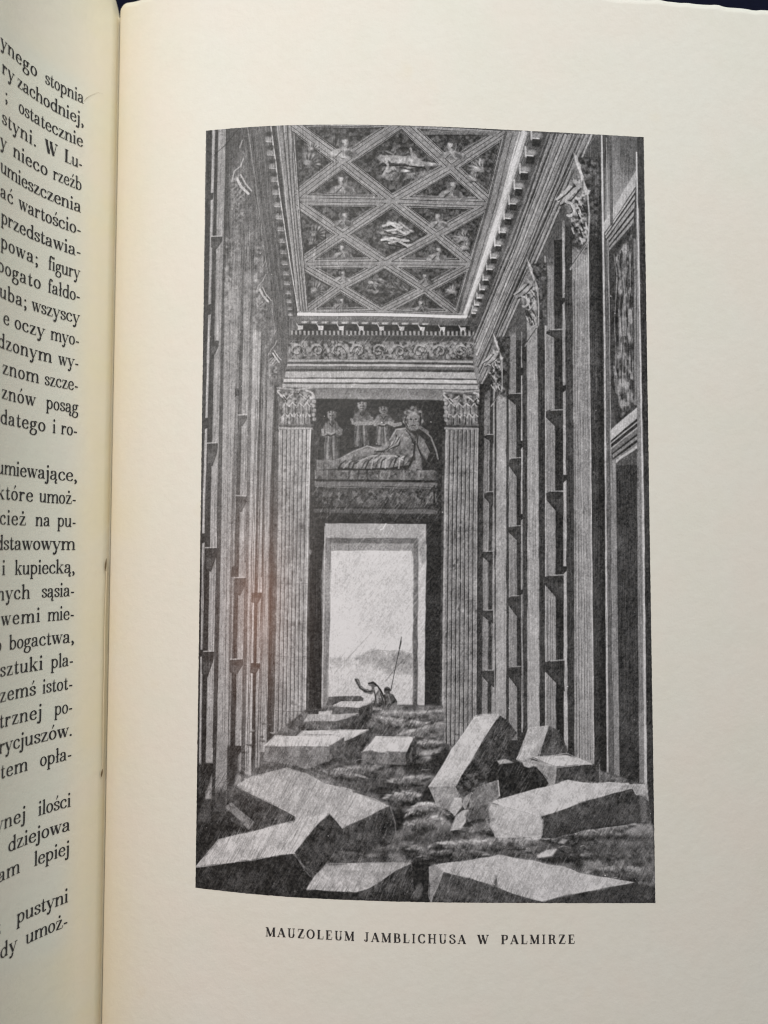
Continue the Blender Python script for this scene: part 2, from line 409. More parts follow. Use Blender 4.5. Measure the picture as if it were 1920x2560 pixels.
# moulded frame of the ceiling, left, right, far end
poly(T('A2', 80, 92, 255, 92, 318, 700, 320, 1000, 385, 1400, 440, 1980, 345, 1990), 126, rough=0)
for k, (xa, xm, xb, v, w) in enumerate(((92, 190, 338, 60, 7), (115, 205, 345, 76, 4), (135, 222, 352, 168, 3), (160, 238, 362, 140, 4), (188, 255, 372, 60, 1.8), (206, 268, 385, 158, 3),
                                        (232, 284, 398, 56, 1.8), (252, 296, 408, 150, 3), (272, 312, 420, 66, 1.8), (305, 345, 436, 178, 1.8), (316, 356, 444, 60, 2.2))):
    line([a2(xa, 92 if k < 9 else 180), a2(xm, 850), a2(xb, 1985)], w, v, .85, wob=.35)
line([a2(70, 105), a2(165, 850), a2(345, 1990)], 2.6, 205, .85, wob=.3)
poly(T('A3', 1290, 165, 1500, 172, 860, 2030, 790, 2010, 1010, 1000, 1120, 700), 138, rough=0)
def a3(x, y): return (960 + x / K, 290 + y / K)
for (xa, xm, xb, v, w) in ((1225, 1020, 735, 92, 6), (1260, 1060, 760, 140, 6), (1300, 1090, 778, 88, 2.2), (1330, 1110, 790, 150, 4), (1362, 1136, 803, 205, 4), (1400, 1160, 815, 216, 10), (1432, 1185, 830, 188, 5), (1462, 1205, 845, 112, 4), (1480, 1215, 855, 60, 2)):
    line([a3(xa, 165), a3(xm, 1000), a3(xb, 2005)], w, v, .85, wob=.35)
poly(T('A2', 340, 1960, 1600, 1975) + T('A3', 800, 1985, 822, 2050) + T('A2', 1500, 2010, 330, 2015), 150, rough=0)
line([a2(345, 1992), a2(1200, 1998), a2(2027, 2022)], 7.5, 224, .95, wob=.4)
line([a2(380, 1968), a2(1200, 1976), a2(1990, 1998)], 2.2, 90, .6, wob=.6)
# tooth blocks along both eaves
for k in range(17):
    f = k / 16; g = 1 - (1 - f) ** 1.35
    x = 690 + (905 - 690) * g; y = 235 + (1990 - 235) * (1 - (1 - f) ** 1.25)
    s = 1 - .5 * f
    ell((500 + x / K, 290 + y / K), 9.5 * s, 6.5 * s, 148, .8, soft=4); ell((500 + (x + 4) / K, 290 + (y - 55 * s) / K), 9 * s, 6 * s, 58, .75, soft=3)
    line(T('A1', x - 25 * s, y + 22 * s, x + 42 * s, y + 26 * s), 3, 188, .6)
poly(T('A3', 1480, 175, 1609, 180, 1560, 400, 980, 2010, 880, 2020, 1190, 1150), 104, .9, soft=4)
poly(T('A4', 420, 180, 620, 185, 480, 560) + T('B3', 930, 210, 880, 210) + T('A4', 60, 1300), 86, .85, soft=5)
for k in range(16):
    f = k / 15; g = 1 - (1 - f) ** 1.5
    x = 1530 + (905 - 1530) * g; y = 195 + (1970 - 195) * g
    s = 1 - .55 * f
    poly(T('A3', x - 38 * s, y + 34 * s, x + 46 * s, y + 26 * s, x + 40 * s, y + 118 * s, x - 40 * s, y + 112 * s), 52, .95, soft=2)
    ell(a3(x + 10 * s, y), 13 * s, 8 * s, 158, .9, soft=4); line(T('A3', x - 42 * s, y + 28 * s, x + 30 * s, y + 34 * s), 3.5, 212, .85)
    line(T('A3', x - 48 * s, y - 60 * s, x - 46 * s, y + 40 * s), 5 * s, 205, .8)

# ---- far cornice and frieze
poly(T('B2', 175, 45, 300, 50) + T('B3', 820, 70, 905, 230, 905, 560, 940, 720, 600, 870) + T('B2', 110, 870, 120, 700, 160, 480), 104, rough=0)
line(T('B2', 300, 62, 900, 62) + T('B3', 830, 78), 7, 122, .8)
for k in range(13):
    x = 330 + k * 101; y = 102 + k * 1.6
    line(T('B2', x - 25, y, x + 28, y), 5, 184, .85, soft=1.6); line(T('B2', x + 30, y + 4, x + 66, y + 4), 4, 88, .7)
poly(T('B2', 265, 122, 1500, 130) + T('B3', 860, 145, 865, 190, 0, 190) + T('B2', 265, 185), 44, .95)
for k in range(10):
    x = 288 + k * 204; y = 158 + k * 2.3
    poly(T('B2', x - 28, y - 22, x + 26, y - 22, x + 22, y + 22, x - 24, y + 22), 188); line(T('B2', x - 40, y - 40, x - 28, y - 16), 3, 185, .8)
for k in range(46):
    x = 200 + k * 42.5
    line(T('B2', x, 196 + k * .25, x, 222 + k * .25), 4.2, 172, .75, soft=1.3); line(T('B2', x + 21, 192, x + 21, 226), 4.2, 42, .8)
poly(T('B2', 170, 232, 1600, 240) + T('B3', 890, 250, 900, 300) + T('B2', 1600, 292, 165, 288), 70, .8, soft=3)
fr = T('B2', 165, 292, 1600, 298) + T('B3', 905, 310, 900, 480) + T('B2', 1600, 478, 165, 470)
poly(fr, 92, rough=0); lumps(fr, 52, 150, gain=1.1, a=.85)
for k in range(9):
    cx = 250 + k * 205; cy = 385 + k
    q = [(680 + (cx + (70 - 3.4 * j) * math.cos(j * .42 + (k % 2) * 3.1)) / K, 780 + (cy + (70 - 3.4 * j) * math.sin(j * .42 + (k % 2) * 3.1) * (1 if k % 2 else -1)) / K) for j in range(18)]
    line(q, 5, 168, .75, wob=.5); line([(x + 2, y + 4) for x, y in q], 2.4, 50, .6, wob=.5)
    for j in range(4):
        ell((680 + (cx + 85 + 14 * j) / K, 780 + (cy - 50 + 32 * j) / K), 5, 3.4, 160, .7, rot=j)
scratch(fr, 130, 26, 52, 150, 190, 1.6, .6)
yl = [(478, 500, 168), (500, 522, 70), (522, 545, 184), (545, 572, 110), (572, 596, 66), (596, 660, 178), (660, 672, 80), (672, 708, 200), (708, 724, 88), (724, 765, 178)]
for ya, yb, v in yl:
    xl = 165 - (ya - 478) * .22
    poly(T('B2', xl, ya, 1200, ya + 3) + T('B3', 890 + (ya - 478) * .22, ya + 14, 890 + (yb - 478) * .22, yb + 14) + T('B2', 1200, yb + 3, 165 - (yb - 478) * .22, yb), v, .9, soft=1.6, rough=.3)
poly(T('B2', 440, 765, 1500, 775) + T('B3', 640, 785, 600, 890) + T('B2', 1500, 885, 445, 875), 122, soft=2.5, to=140, axis=T('B2', 800, 770, 800, 875), tex=6)
# the left and right entablature returning towards us, right side strongly hatched
ent = T('A4', 520, 180, 985, 190, 900, 380, 780, 360) + T('A4', 300, 1470) + T('B3', 1090, 240, 1010, 560, 950, 760, 900, 560, 905, 240)
poly(ent, 124, to=136, axis=[(1440, 340), (1190, 900)], rough=0, soft=3)
for k in range(26):
    f = k / 25
    xa, ya = 540 + 440 * f, 185
    xb, yb = 905 + 75 * f, 240 + 520 * f
    pa = (1240 + xa / K, 290 + ya / K); pb = (960 + xb / K, 780 + yb / K)
    mid = ((pa[0] + pb[0]) / 2 + 6 - 10 * f, (pa[1] + pb[1]) / 2 + 10 * f)
    line([pa, mid, pb], 1.6 + 3.4 * (k % 3 == 0), (66, 172, 150, 58, 186)[k % 5], .75, wob=.5)
scratch(ent, 500, 60, 62, 60, 190, 1.7, .5, .05)

# ---- far wall with its carved scene
bw = T('B2', 390, 875, 1500, 885) + T('B3', 625, 895, 450 + 620 - 450, 2212) + T('C3', 425, 1990) + T('C2', 80, 2000) + T('B2', 380, 2200)
poly(bw, 58, rough=0)
scratch(bw, 420, 22, 58, 66, 112, 1.2, .45)
poly(T('B2', 450, 880, 860, 884, 800, 1110, 640, 1170, 450, 1000), 40, .85, soft=6)
poly(T('B2', 860, 884, 1609, 890) + T('B3', 620, 900, 615, 1010) + T('B2', 860, 970), 46, .6, soft=5)
def b2(*xy): return T('B2', *xy)
def figure(cx, top, bot, w, skirt=1.0, val=128, arm=1):
    """a draped standing figure in relief"""
    h = bot - top; u = w * .5
    def q(*c): return b2(*[v for x, y in zip(c[::2], c[1::2]) for v in (cx + x * u, top + y * h)])
    poly(q(-.16, .17, .16, .17, .5, .23, .86, .36, .92, .47, .5, .54, .56, .66, .74 * skirt, 1, -.74 * skirt, 1, -.58, .66, -.5, .54, -.9, .5, -.84, .38, -.52, .23), val - 6, .96, soft=2.5, tex=18)
    poly(q(.1, .2, .5, .24, .56, .5, .62, .98, .3, .98, .25, .5), val - 42, .7, soft=6, tex=10)
    poly(q(-.52, .24, -.2, .22, -.25, .5, -.35, .98, -.64, .98, -.5, .55), val + 22, .6, soft=6, tex=12)
    for k in range(7):
        x = -.55 + .18 * k; line(q(x * .7, .48, x * .95, .7, x * 1.15 + .05, .99), 3.2, (62, 158, 82)[k % 3], .6, wob=.5)
    line(q(-.5, .46, -.1, .52, .5, .44), 3.4, 46, .8, wob=.5); line(q(-.45, .43, 0, .48, .45, .41), 2.4, 178, .7, wob=.5)
    line(q(-.84, .38, -.7, .48, -.2, .44), 6.5, val + 30, .85, wob=.4); line(q(.86, .37, .7, .47, .2 * arm, .41), 6.0, val + 8, .85, wob=.4); line(q(-.75, .53, -.3, .48), 2.4, 40, .7)
    line(q(-.2, .24, 0, .32, .22, .24), 2.4, 50, .7, wob=.3)
    ell(q(0, .085)[0], u * .36 / K, h * .095 / K, val + 18, .97, soft=2, tex=12); ell(q(.14, .1)[0], u * .16 / K, h * .07 / K, val - 40, .7, soft=3)
    for k in range(9): ell(q(-.34 + .085 * k, .03 - .02 * math.sin(k * .39))[0], 3.2, 2.8, (66, 150, 88)[k % 3], .9, soft=1.6)
    for sx in (-.12, .12): ell(q(sx, .085)[0], 1.5, 1.2, 44, .9, soft=1)
    line(q(.02, .09, .03, .12), 1.3, 70, .7); line(q(-.08, .14, .1, .14), 1.5, 50, .8)
figure(600, 1000, 1485, 235, .85, 120)
figure(905, 910, 1350, 245, .85, 120)
figure(1120, 955, 1335, 235, .9, 116)
line(b2(1180, 1110, 1230, 1140, 1290, 1125), 9, 150, .9); line(b2(840, 1125, 1000, 1120), 8, 158, .8)
# reclining figure
poly(b2(640, 1490, 800, 1400, 960, 1340, 1060, 1370, 1180, 1290, 1250, 1180, 1340, 1170, 1420, 1230, 1460, 1300, 1430, 1440, 1380, 1540, 1200, 1560, 900, 1580, 650, 1560), 112, soft=3, tex=20)
poly(b2(860, 1500, 1000, 1430, 1250, 1440, 1330, 1500, 1200, 1570, 880, 1570), 138, .85, soft=5, tex=20)
poly(b2(1180, 1370, 1210, 1230, 1270, 1180, 1300, 1240, 1260, 1330, 1080, 1400, 1020, 1390, 1030, 1345), 142, .9, soft=3, tex=12)
ell(b2(1420, 1075)[0], 24, 27, 138, .95, soft=3, tex=20); ell(b2(1432, 1120)[0], 13, 16, 150, .8, soft=3, tex=8)
for a_ in range(30):
    t_ = 2.6 + a_ * .16; q_ = (1418 + (70 + 22 * (a_ % 2)) * math.cos(t_), 1066 + (84 + 20 * (a_ % 2)) * math.sin(t_)); ell(b2(*q_)[0], 4.5, 4, (96, 150, 74)[a_ % 3], .85, soft=2)
for a_ in range(14): ell(b2(1392 + 5 * a_, 1150 + 14 * math.sin(a_ * .9) + 10)[0], 4, 5, (80, 150)[a_ % 2], .8, soft=2)
line(b2(1350, 1040, 1340, 1100, 1360, 1160), 3, 44, .8, wob=.6); line(b2(1490, 1020, 1500, 1090, 1480, 1150), 4, 40, .8, wob=.6)
for x_ in (1398, 1446): ell(b2(x_, 1078)[0], 2.6, 2, 40, .9, soft=1.4)
line(b2(1424, 1085, 1428, 1118), 2, 70, .8); line(b2(1405, 1142, 1440, 1140), 2, 48, .8)
poly(b2(1460, 1230, 1540, 1290, 1600, 1400, 1560, 1500, 1500, 1420, 1450, 1320), 136, .9, soft=3, tex=14)
poly(b2(1450, 1300, 1500, 1440, 1510, 1590, 1460, 1580, 1440, 1420), 128, .9, soft=3, tex=10)
line(b2(1520, 1180, 1600, 1260, 1650, 1400, 1670, 1480), 4, 150, .8, wob=.5); line(b2(1490, 1160, 1560, 1210), 9, 120, .8)
poly(b2(1330, 1650, 1420, 1500, 1470, 1500, 1450, 1600, 1290, 1690), 150, .8, soft=3, tex=14)
for k in range(46):
    x, y = rng.uniform(680, 1420), rng.uniform(1300, 1560)
    if y < 1560 - (x - 640) * .42: continue
    line(b2(x, y, x + 50, y - 46), 2.6, 56 if k % 2 else 172, .6, taper=True, wob=.5)
for q_, w_, v_ in ((b2(640, 1500, 800, 1410, 960, 1345, 1060, 1372), 3, 168), (b2(1180, 1290, 1250, 1185, 1340, 1172), 3.5, 176), (b2(1030, 1400, 1110, 1405, 1270, 1340, 1300, 1250), 3.2, 38),
                   (b2(700, 1580, 900, 1590, 1200, 1572, 1370, 1545), 4, 34), (b2(1440, 1310, 1430, 1440, 1385, 1540), 4.5, 34), (b2(1500, 1440, 1460, 1330, 1470, 1240), 3, 40), (b2(880, 1500, 1000, 1445, 1240, 1448, 1320, 1490), 3, 180),
                   (b2(1340, 1180, 1390, 1240, 1420, 1320), 3, 44), (b2(1250, 1240, 1230, 1330), 2.6, 52), (b2(1545, 1300, 1600, 1410, 1560, 1500), 3, 42)): line(q_, w_, v_, .8, wob=.5)
for k in range(15):
    x = 690 + 46 * k; y0_ = 1500 - (x - 690) * .10 + (12 if k % 2 else 0)
    line(b2(x - 20, 1572, x + 4, y0_ + 30, x + 44, y0_), 3.4, (40, 178, 66)[k % 3], .75, wob=.7)
for k in range(8):
    line(b2(1040 + 20 * k, 1470 - 14 * k, 1110 + 22 * k, 1420 - 16 * k, 1150 + 22 * k, 1360 - 18 * k), 2.8, (48, 168)[k % 2], .65, wob=.6)
poly(b2(650, 1490, 820, 1420, 960, 1375, 1050, 1395, 900, 1450, 700, 1510), 146, .55, soft=5, tex=18)
poly(b2(1290, 1200, 1340, 1180, 1400, 1250, 1410, 1340, 1350, 1380, 1300, 1330), 150, .6, soft=5, tex=14)
poly(b2(560, 1330, 650, 1360, 660, 1480, 560, 1480), 40, .0)
# couch, ledges and chest below
poly(b2(440, 1490, 660, 1480, 660, 1580, 440, 1590), 120, soft=3, tex=16)
poly(b2(430, 1592, 1609, 1590) + T('B3', 540, 1600, 545, 1690) + b2(430, 1682), 108, soft=2, tex=22)
for x in (560, 780, 870, 960, 1080, 1180, 1330, 1480): line(b2(x, 1600, x - 6, 1680), 5, 150 if x % 3 else 60, .6, wob=.5)
poly(b2(425, 1684, 1609, 1692) + T('B3', 545, 1700, 545, 1718) + b2(425, 1700), 34, .9)
poly(b2(425, 1702, 1609, 1714) + T('B3', 540, 1722, 520, 1760) + b2(425, 1752), 118, .95, soft=2)
poly(b2(440, 1752, 1609, 1768) + T('B3', 500, 1780, 500, 1965) + b2(440, 1960), 74, .95, tex=10)
for k in range(10):
    x = 500 + k * 150; lumps(b2(x, 1790, x + 110, 1790, x + 110, 1930, x, 1930), 48, 128, gain=.9, soft=5, a=.8)
line(b2(440, 1756, 1600, 1772), 2, 150, .6, wob=.5); poly(b2(425, 1975, 1609, 1985) + T('B3', 540, 1990, 540, 2030) + b2(425, 2020), 96, .9, soft=2)
line(T('B3', 505, 1750, 505, 1960), 4, 36, .8)
scratch(b2(400, 1690, 1650, 1690, 1650, 2100, 400, 2100), 420, 30, 55, 100, 165, 1.2, .5)
scratch(b2(400, 890, 1650, 890, 1650, 1690, 400, 1690), 130, 30, 58, 110, 190, 1.1, .4)

# ---- far capitals and fluted columns
def capital(t, x0, x1, y0, y1, lit):
    poly(T(t, x0 + 10, y0 + 10, x1 - 10, y0 + 10, x1 - 4, y0 + 90, x1 - 50, (y0 + y1) / 2, x1 - 45, y1, x0 + 45, y1, x0 + 40, (y0 + y1) / 2, x0, y0 + 90), 112, soft=2.5, tex=20)
    w = x1 - x0
    lumps(T(t, x0 + 30, y0 + 60, x1 - 30, y0 + 60, x1 - 45, y1 - 20, x0 + 45, y1 - 20), 50, 176, a=.75, soft=4)
    for sx in (1, -1):
        cx = x0 + 62 if sx > 0 else x1 - 62
        q = [(cx + (52 - 3.2 * j) * math.cos(2.4 + sx * j * .45), y0 + 96 + (52 - 3.2 * j) * math.sin(-1.9 + j * .45)) for j in range(12)]
        line(T(t, *[c for p in q for c in p]), 4.5, 196, .85, wob=.5)
        line(T(t, cx + sx * 30, y0 + 150, cx + sx * 60, y0 + 110, cx + sx * 105, y0 + 80), 3.4, 186, .8, wob=.5)
        line(T(t, cx + sx * 10, y0 + 110, cx + sx * 42, y0 + 150), 3, 48, .8)
    for row, (yy, n, hh) in enumerate(((y1 - 30, 5, 105), (y1 - 130, 4, 110))):
        for k in range(n):
            cx = x0 + 55 + (w - 110) * (k + .5) / n; b = (w - 110) / n * .46
            poly(T(t, cx - b, yy, cx - b * .9, yy - hh * .7, cx, yy - hh, cx + b * .9, yy - hh * .7, cx + b, yy), 138, .7, soft=3, tex=18)
            line(T(t, cx - b, yy - hh * .6, cx - b * .2, yy - hh * .98, cx + b * .8, yy - hh * .7), 3, 192, .75, wob=.6)
            line(T(t, cx, yy - hh * .85, cx, yy), 2, 70, .7, wob=.5); line(T(t, cx + b, yy - hh * .6, cx + b, yy), 3, 42, .75, wob=.5)
    for k in range(6): ell(T(t, (x1 - 28 if lit > 0 else x0 + 30) + 8 * (k % 2), y0 + 110 + k * (y1 - y0 - 160) / 5.5)[0], 4.5, 5, 178, .8, soft=2)
    line(T(t, x0 + 10, y0 + 18, (x0 + x1) / 2, y0 + 34, x1 - 8, y0 + 12), 4, 176, .7, wob=.4)
    poly(T(t, x0 + 25, y1 - 18, x1 - 35, y1 - 14, x1 - 35, y1 + 14, x0 + 25, y1 + 10), 76, .8, soft=2)
    poly(T(t, x0 + 20, y1 + 6, x1 - 40, y1 + 10, x1 - 35, y1 + 30, x0 + 18, y1 + 26), 166, .9, soft=2)
def column(knots, n, base, dark, lightl=None, lightr=None):
    strip(knots, base, soft=1.2, rough=.2)
    for k in range(1, n):
        f = k / n
        q = [(l + (r - l) * f, y) for y, l, r in knots]
        line(q, 2.4, dark, .92, wob=.22)
        line([(x + 2.6, y) for x, y in q], 1.8, base + 28, .6, wob=.3)
        line([(x - 3.2, y) for x, y in q], 2.2, base - 26, .5, wob=.3)
    if lightl: line([(l + 1.2, y) for y, l, r in knots], lightl[0], lightl[1], .9, wob=.25)
    if lightr: line([(r - 1.2, y) for y, l, r in knots], lightr[0], lightr[1], .9, wob=.25)
column([(1075, 697, 777), (1280, 696, 772), (1550, 691, 767), (1830, 685, 764), (1850, 684, 763)], 8, 156, 54, (2.2, 176), (3.2, 205))
column([(1075, 1115, 1196), (1280, 1111, 1193), (1550, 1108, 1192), (1830, 1105, 1191), (1865, 1105, 1190)], 8, 142, 26, (5.0, 178), (2.2, 180))
poly([(1104, 1830), (1113, 1830), (1113, 1858), (1104, 1858)], 190, .7)
for xl_, xr_ in ((686, 776), (1106, 1194)):
    lumps([(xl_, 1080), (xr_, 1080), (xr_ - 4, 1850), (xl_ - 8, 1850)], 96, 196, field=smooth_noise(20, xl_) + NOI * .8, a=.24, soft=2)
    for k in range(5):
        y = 1180 + 150 * k + rng.uniform(-30, 30); line([(xl_ + 2 - .01 * k, y), (xl_ + 40, y + 2), (xr_ - 4, y + 1)], 1.6, 84, .45, wob=.6)
    for k in range(26):
        ell((rng.uniform(xl_, xr_), rng.uniform(1100, 1840)), rng.uniform(1.5, 4), rng.uniform(2, 6), rng.choice([60, 84, 190]), .5, soft=2)
capital('B2', 45, 445, 745, 1150, 1)
capital('B3', 585, 1005, 770, 1155, -1)
strip([(1080, 1197, 1210), (1280, 1194, 1207), (1830, 1191, 1205)], 46, y0=960, y1=1870)

# ---- right wall: uprights with slots and shelves
poly(T('B3', 1000, 700, 1609, 40) + T('A4', 700, 1100, 1060, 1200) + T('D4', 1040, 840, 100, 640) + T('D3', 770, 150) + T('B3', 960, 1200), 66, rough=0, soft=3)
scratch(T('B3', 1000, 700, 1609, 40) + T('A4', 700, 1100, 1060, 1200) + T('D4', 1040, 840, 100, 640) + T('D3', 770, 150), 900, 18, 58, 80, 110, 1.3, .5)
RB = [((960, 1211, 1226), (1280, 1208, 1222), (1830, 1205, 1219), 134, 975, 1790), ((950, 1233.5, 1236.5), (1280, 1231, 1235), (1830, 1229, 1239), 158, 950, 1790),
      ((1000, 1241, 1266), (1280, 1240, 1266), (1830, 1239, 1265), 166, 965, 1800), ((830, 1272, 1290), (1280, 1273, 1292), (1830, 1272, 1293), 138, 815, 1850),
      ((860, 1302, 1305), (1280, 1302, 1306), (1830, 1304, 1307), 178, 830, 1830), ((800, 1317, 1343), (1280, 1318, 1347), (1830, 1318, 1349), 164, 775, 1850),
      ((640, 1361, 1385), (780, 1362, 1385), (1280, 1363, 1389), (1830, 1363, 1390), 144, 640, 1860), ((560, 1405, 1411), (780, 1405.5, 1412), (1280, 1408, 1416), (1830, 1409, 1419), 172, 545, 1890),
      ((600, 1430, 1471), (780, 1431, 1472), (1280, 1435, 1479), (1830, 1436, 1485), 150, 600, 1912)]
for b in RB:
    strip(b[:-3], b[-3] - 4, y0=b[-2], y1=b[-1], soft=1.7, rough=.45, to=b[-3] + 6, fade=40)
    for _ in range(6):
        f = rng.uniform(.08, .92); ya = rng.uniform(b[-2], b[-1] - 250); yb = ya + rng.uniform(120, 500)
        kx = lambda yy: np.interp(yy, [k[0] for k in b[:-3]], [k[1] + (k[2] - k[1]) * f for k in b[:-3]])
        line([(kx(ya), ya), (kx(yb), min(yb, b[-1]))], rng.uniform(1.2, 3.2), rng.choice([104, 120, 178, 190]), .45, wob=.5)
line([(1362.5, 640), (1363.5, 1280), (1364, 1830)], 2.4, 196, .85, wob=.4); line([(1273, 1000), (1274, 1830)], 1.8, 180, .7, wob=.4)
for k in range(6): line([(1436 + 6.2 * k, 700), (1441 + 7 * k, 1900)], 1.7, 74 if k % 2 else 88, .75, wob=.35)
for k in range(5): line([(1441 + 6.6 * k, 640), (1446 + 7.2 * k, 1900)], 1.8, 182, .6, wob=.35)
line([(1470, 600), (1472, 780), (1478, 1280), (1484, 1905)], 2.8, 196, .85, wob=.3)
for k in range(3): line([(1369 + 6 * k, 1500), (1370 + 6 * k, 1800)], 1.4, 84, .6, wob=.4)
strip([(560, 1385, 1405), (780, 1386, 1405), (1280, 1389, 1408), (1830, 1391, 1409)], 52, y0=600, y1=1885)
strip([(800, 1344, 1361), (1280, 1348, 1362), (1830, 1350, 1362)], 62, y0=700, y1=1830)
strip([(850, 1290, 1302), (1280, 1292, 1302), (1830, 1293, 1303)], 52, y0=850, y1=1830)
strip([(600, 1474, 1498), (1280, 1480, 1512), (1830, 1486, 1517)], 66, y0=590, y1=1945, soft=2)
strip([(600, 1494, 1505), (1280, 1498, 1513), (1830, 1500, 1517)], 46, y0=430, y1=1945, soft=6, a=.8)
for t, x0, y0, x1, h in (('B4', 505, 178, 662, 80), ('B4', 500, 985, 672, 165), ('B4', 505, 1805, 678, 190), ('C4', 410, 640, 598, 200), ('C4', 415, 1495, 605, 230), ('B4', 120, 820, 248, 110),
                         ('B4', 130, 1470, 250, 170), ('C4', 40, 140, 168, 130), ('C4', 40, 845, 168, 180), ('C4', 40, 1555, 172, 190), ('B3', 1010, 1230, 1100, 70), ('B3', 1005, 1810, 1095, 110),
                         ('C3', 820, 395, 930, 100), ('C3', 815, 985, 935, 100), ('C3', 820, 1590, 945, 130)):
    poly(T(t, x0, y0 + 16, x0 + 40, y0, x1, y0, x1, y0 + h * 1.35, x0 + (x1 - x0) * .55, y0 + h, x0, y0 + h * .45), 56, .95)
    poly(T(t, x0 + 30, y0 + h * .4, x1 - 4, y0 + h * .34, x1 - 4, y0 + h * 1.2, x0 + (x1 - x0) * .6, y0 + h * .95), 78, .7, soft=3)
    line(T(t, x0 + (x1 - x0) * .3, y0, x1, y0 - 4), 3.2 if x1 - x0 > 140 else 2.4, 170, .8, wob=.4)
for t, x, ya, yb in (('B4', 683, 735, 795), ('B4', 692, 1635, 1700), ('C4', 612, 545, 605), ('B4', 258, 560, 640), ('B4', 262, 1295, 1360), ('C4', 172, 780, 830), ('C4', 172, 20, 80), ('A4', 676, 1830, 1880)):
    poly(T(t, x - 18, ya, x + 20, ya, x + 20, yb - 14, x - 18, yb + 20), 48)
# capitals seen from the side on the right wall
for t, cx, cy, s in (('A4', 800, 400, 1.0), ('A4', 330, 1470, .74), ('B3', 1110, 240, .62)):
    poly(T(t, cx + 30 * s, cy + 20 * s, cx + 250 * s, cy + 10 * s, cx + 250 * s, cy + 860 * s, cx + 130 * s, cy + 840 * s), 64, .95, soft=3, tex=12)
    poly(T(t, cx - 10 * s, cy - 40 * s, cx + 70 * s, cy + 200 * s, cx + 130 * s, cy + 420 * s, cx + 120 * s, cy + 850 * s, cx + 40 * s, cy + 900 * s, cx - 40 * s, cy + 700 * s, cx - 120 * s, cy + 480 * s, cx - 60 * s, cy + 300 * s), 122, .9, soft=4, tex=16)
    lumps(T(t, cx - 20 * s, cy + 250 * s, cx + 90 * s, cy + 230 * s, cx + 120 * s, cy + 850 * s, cx + 30 * s, cy + 900 * s, cx - 60 * s, cy + 600 * s), 50, 192, a=.85, soft=4)
    lumps(T(t, cx + 60 * s, cy + 60 * s, cx + 230 * s, cy + 60 * s, cx + 220 * s, cy + 800 * s, cx + 130 * s, cy + 800 * s), 44, 112, a=.7, soft=4)
    poly(T(t, cx - 24 * s, cy - 40 * s, cx + 10 * s, cy + 10 * s, cx + 34 * s, cy + 70 * s, cx + 58 * s, cy + 90 * s, cx + 50 * s, cy + 140 * s, cx + 84 * s, cy + 210 * s, cx + 60 * s, cy + 270 * s, cx + 36 * s, cy + 170 * s, cx + 4 * s, cy + 90 * s), 196, .9, soft=2, tex=16)
    lumps(T(t, cx + 40 * s, cy + 40 * s, cx + 240 * s, cy + 30 * s, cx + 230 * s, cy + 240 * s, cx + 100 * s, cy + 250 * s), 52, 120, a=.8, soft=5)
    poly(T(t, cx - 205 * s, cy + 440 * s, cx - 60 * s, cy + 290 * s, cx - 30 * s, cy + 310 * s, cx - 170 * s, cy + 462 * s), 194, .85, soft=2)
    poly(T(t, cx - 168 * s, cy + 480 * s, cx - 30 * s, cy + 330 * s, cx + 60 * s, cy + 280 * s, cx + 40 * s, cy + 330 * s, cx - 100 * s, cy + 470 * s), 170, .85, soft=2, tex=14)
    line(T(t, cx - 180 * s, cy + 448 * s, cx - 90 * s, cy + 390 * s, cx - 10 * s, cy + 300 * s), 3.4 * s, 48, .85, wob=.6); line(T(t, cx - 150 * s, cy + 500 * s, cx - 40 * s, cy + 440 * s, cx + 50 * s, cy + 330 * s), 3.6 * s, 46, .85, wob=.8)
    poly(T(t, cx - 30 * s, cy + 220 * s, cx + 10 * s, cy + 250 * s, cx + 40 * s, cy + 300 * s, cx + 10 * s, cy + 310 * s, cx - 20 * s, cy + 270 * s), 172, .8, soft=2)
    poly(T(t, cx + 82 * s, cy + 240 * s, cx + 100 * s, cy + 290 * s, cx + 125 * s, cy + 345 * s, cx + 150 * s, cy + 350 * s, cx + 135 * s, cy + 385 * s, cx + 95 * s, cy + 400 * s, cx + 84 * s, cy + 330 * s), 192, .85, soft=2, tex=10)
    q = [(cx - 80 * s + (95 - 5 * j) * s * math.cos(-1.7 + j * .3), cy + 560 * s + (95 - 5 * j) * s * math.sin(-1.7 + j * .3)) for j in range(12)]
    line(T(t, *[c for p in q for c in p]), 6.5 * s, 186, .85)
    for k in range(14):
        x = cx - 60 * s + rng.uniform(0, 170) * s; y = cy + rng.uniform(380, 840) * s
        line(T(t, x, y, x + 24 * s, y + 60 * s), 4 * s, 196 if k % 2 else 44, .75, wob=.6)
    line(T(t, cx + 120 * s, cy + 380 * s, cx + 132 * s, cy + 600 * s, cx + 120 * s, cy + 850 * s), 4.5 * s, 186, .8, wob=.8)
    line(T(t, cx - 50 * s, cy + 1140 * s, cx + 118 * s, cy + 870 * s), 5 * s, 176, .8); line(T(t, cx - 30 * s, cy + 1090 * s, cx + 100 * s, cy + 900 * s), 2.5, 62, .7)
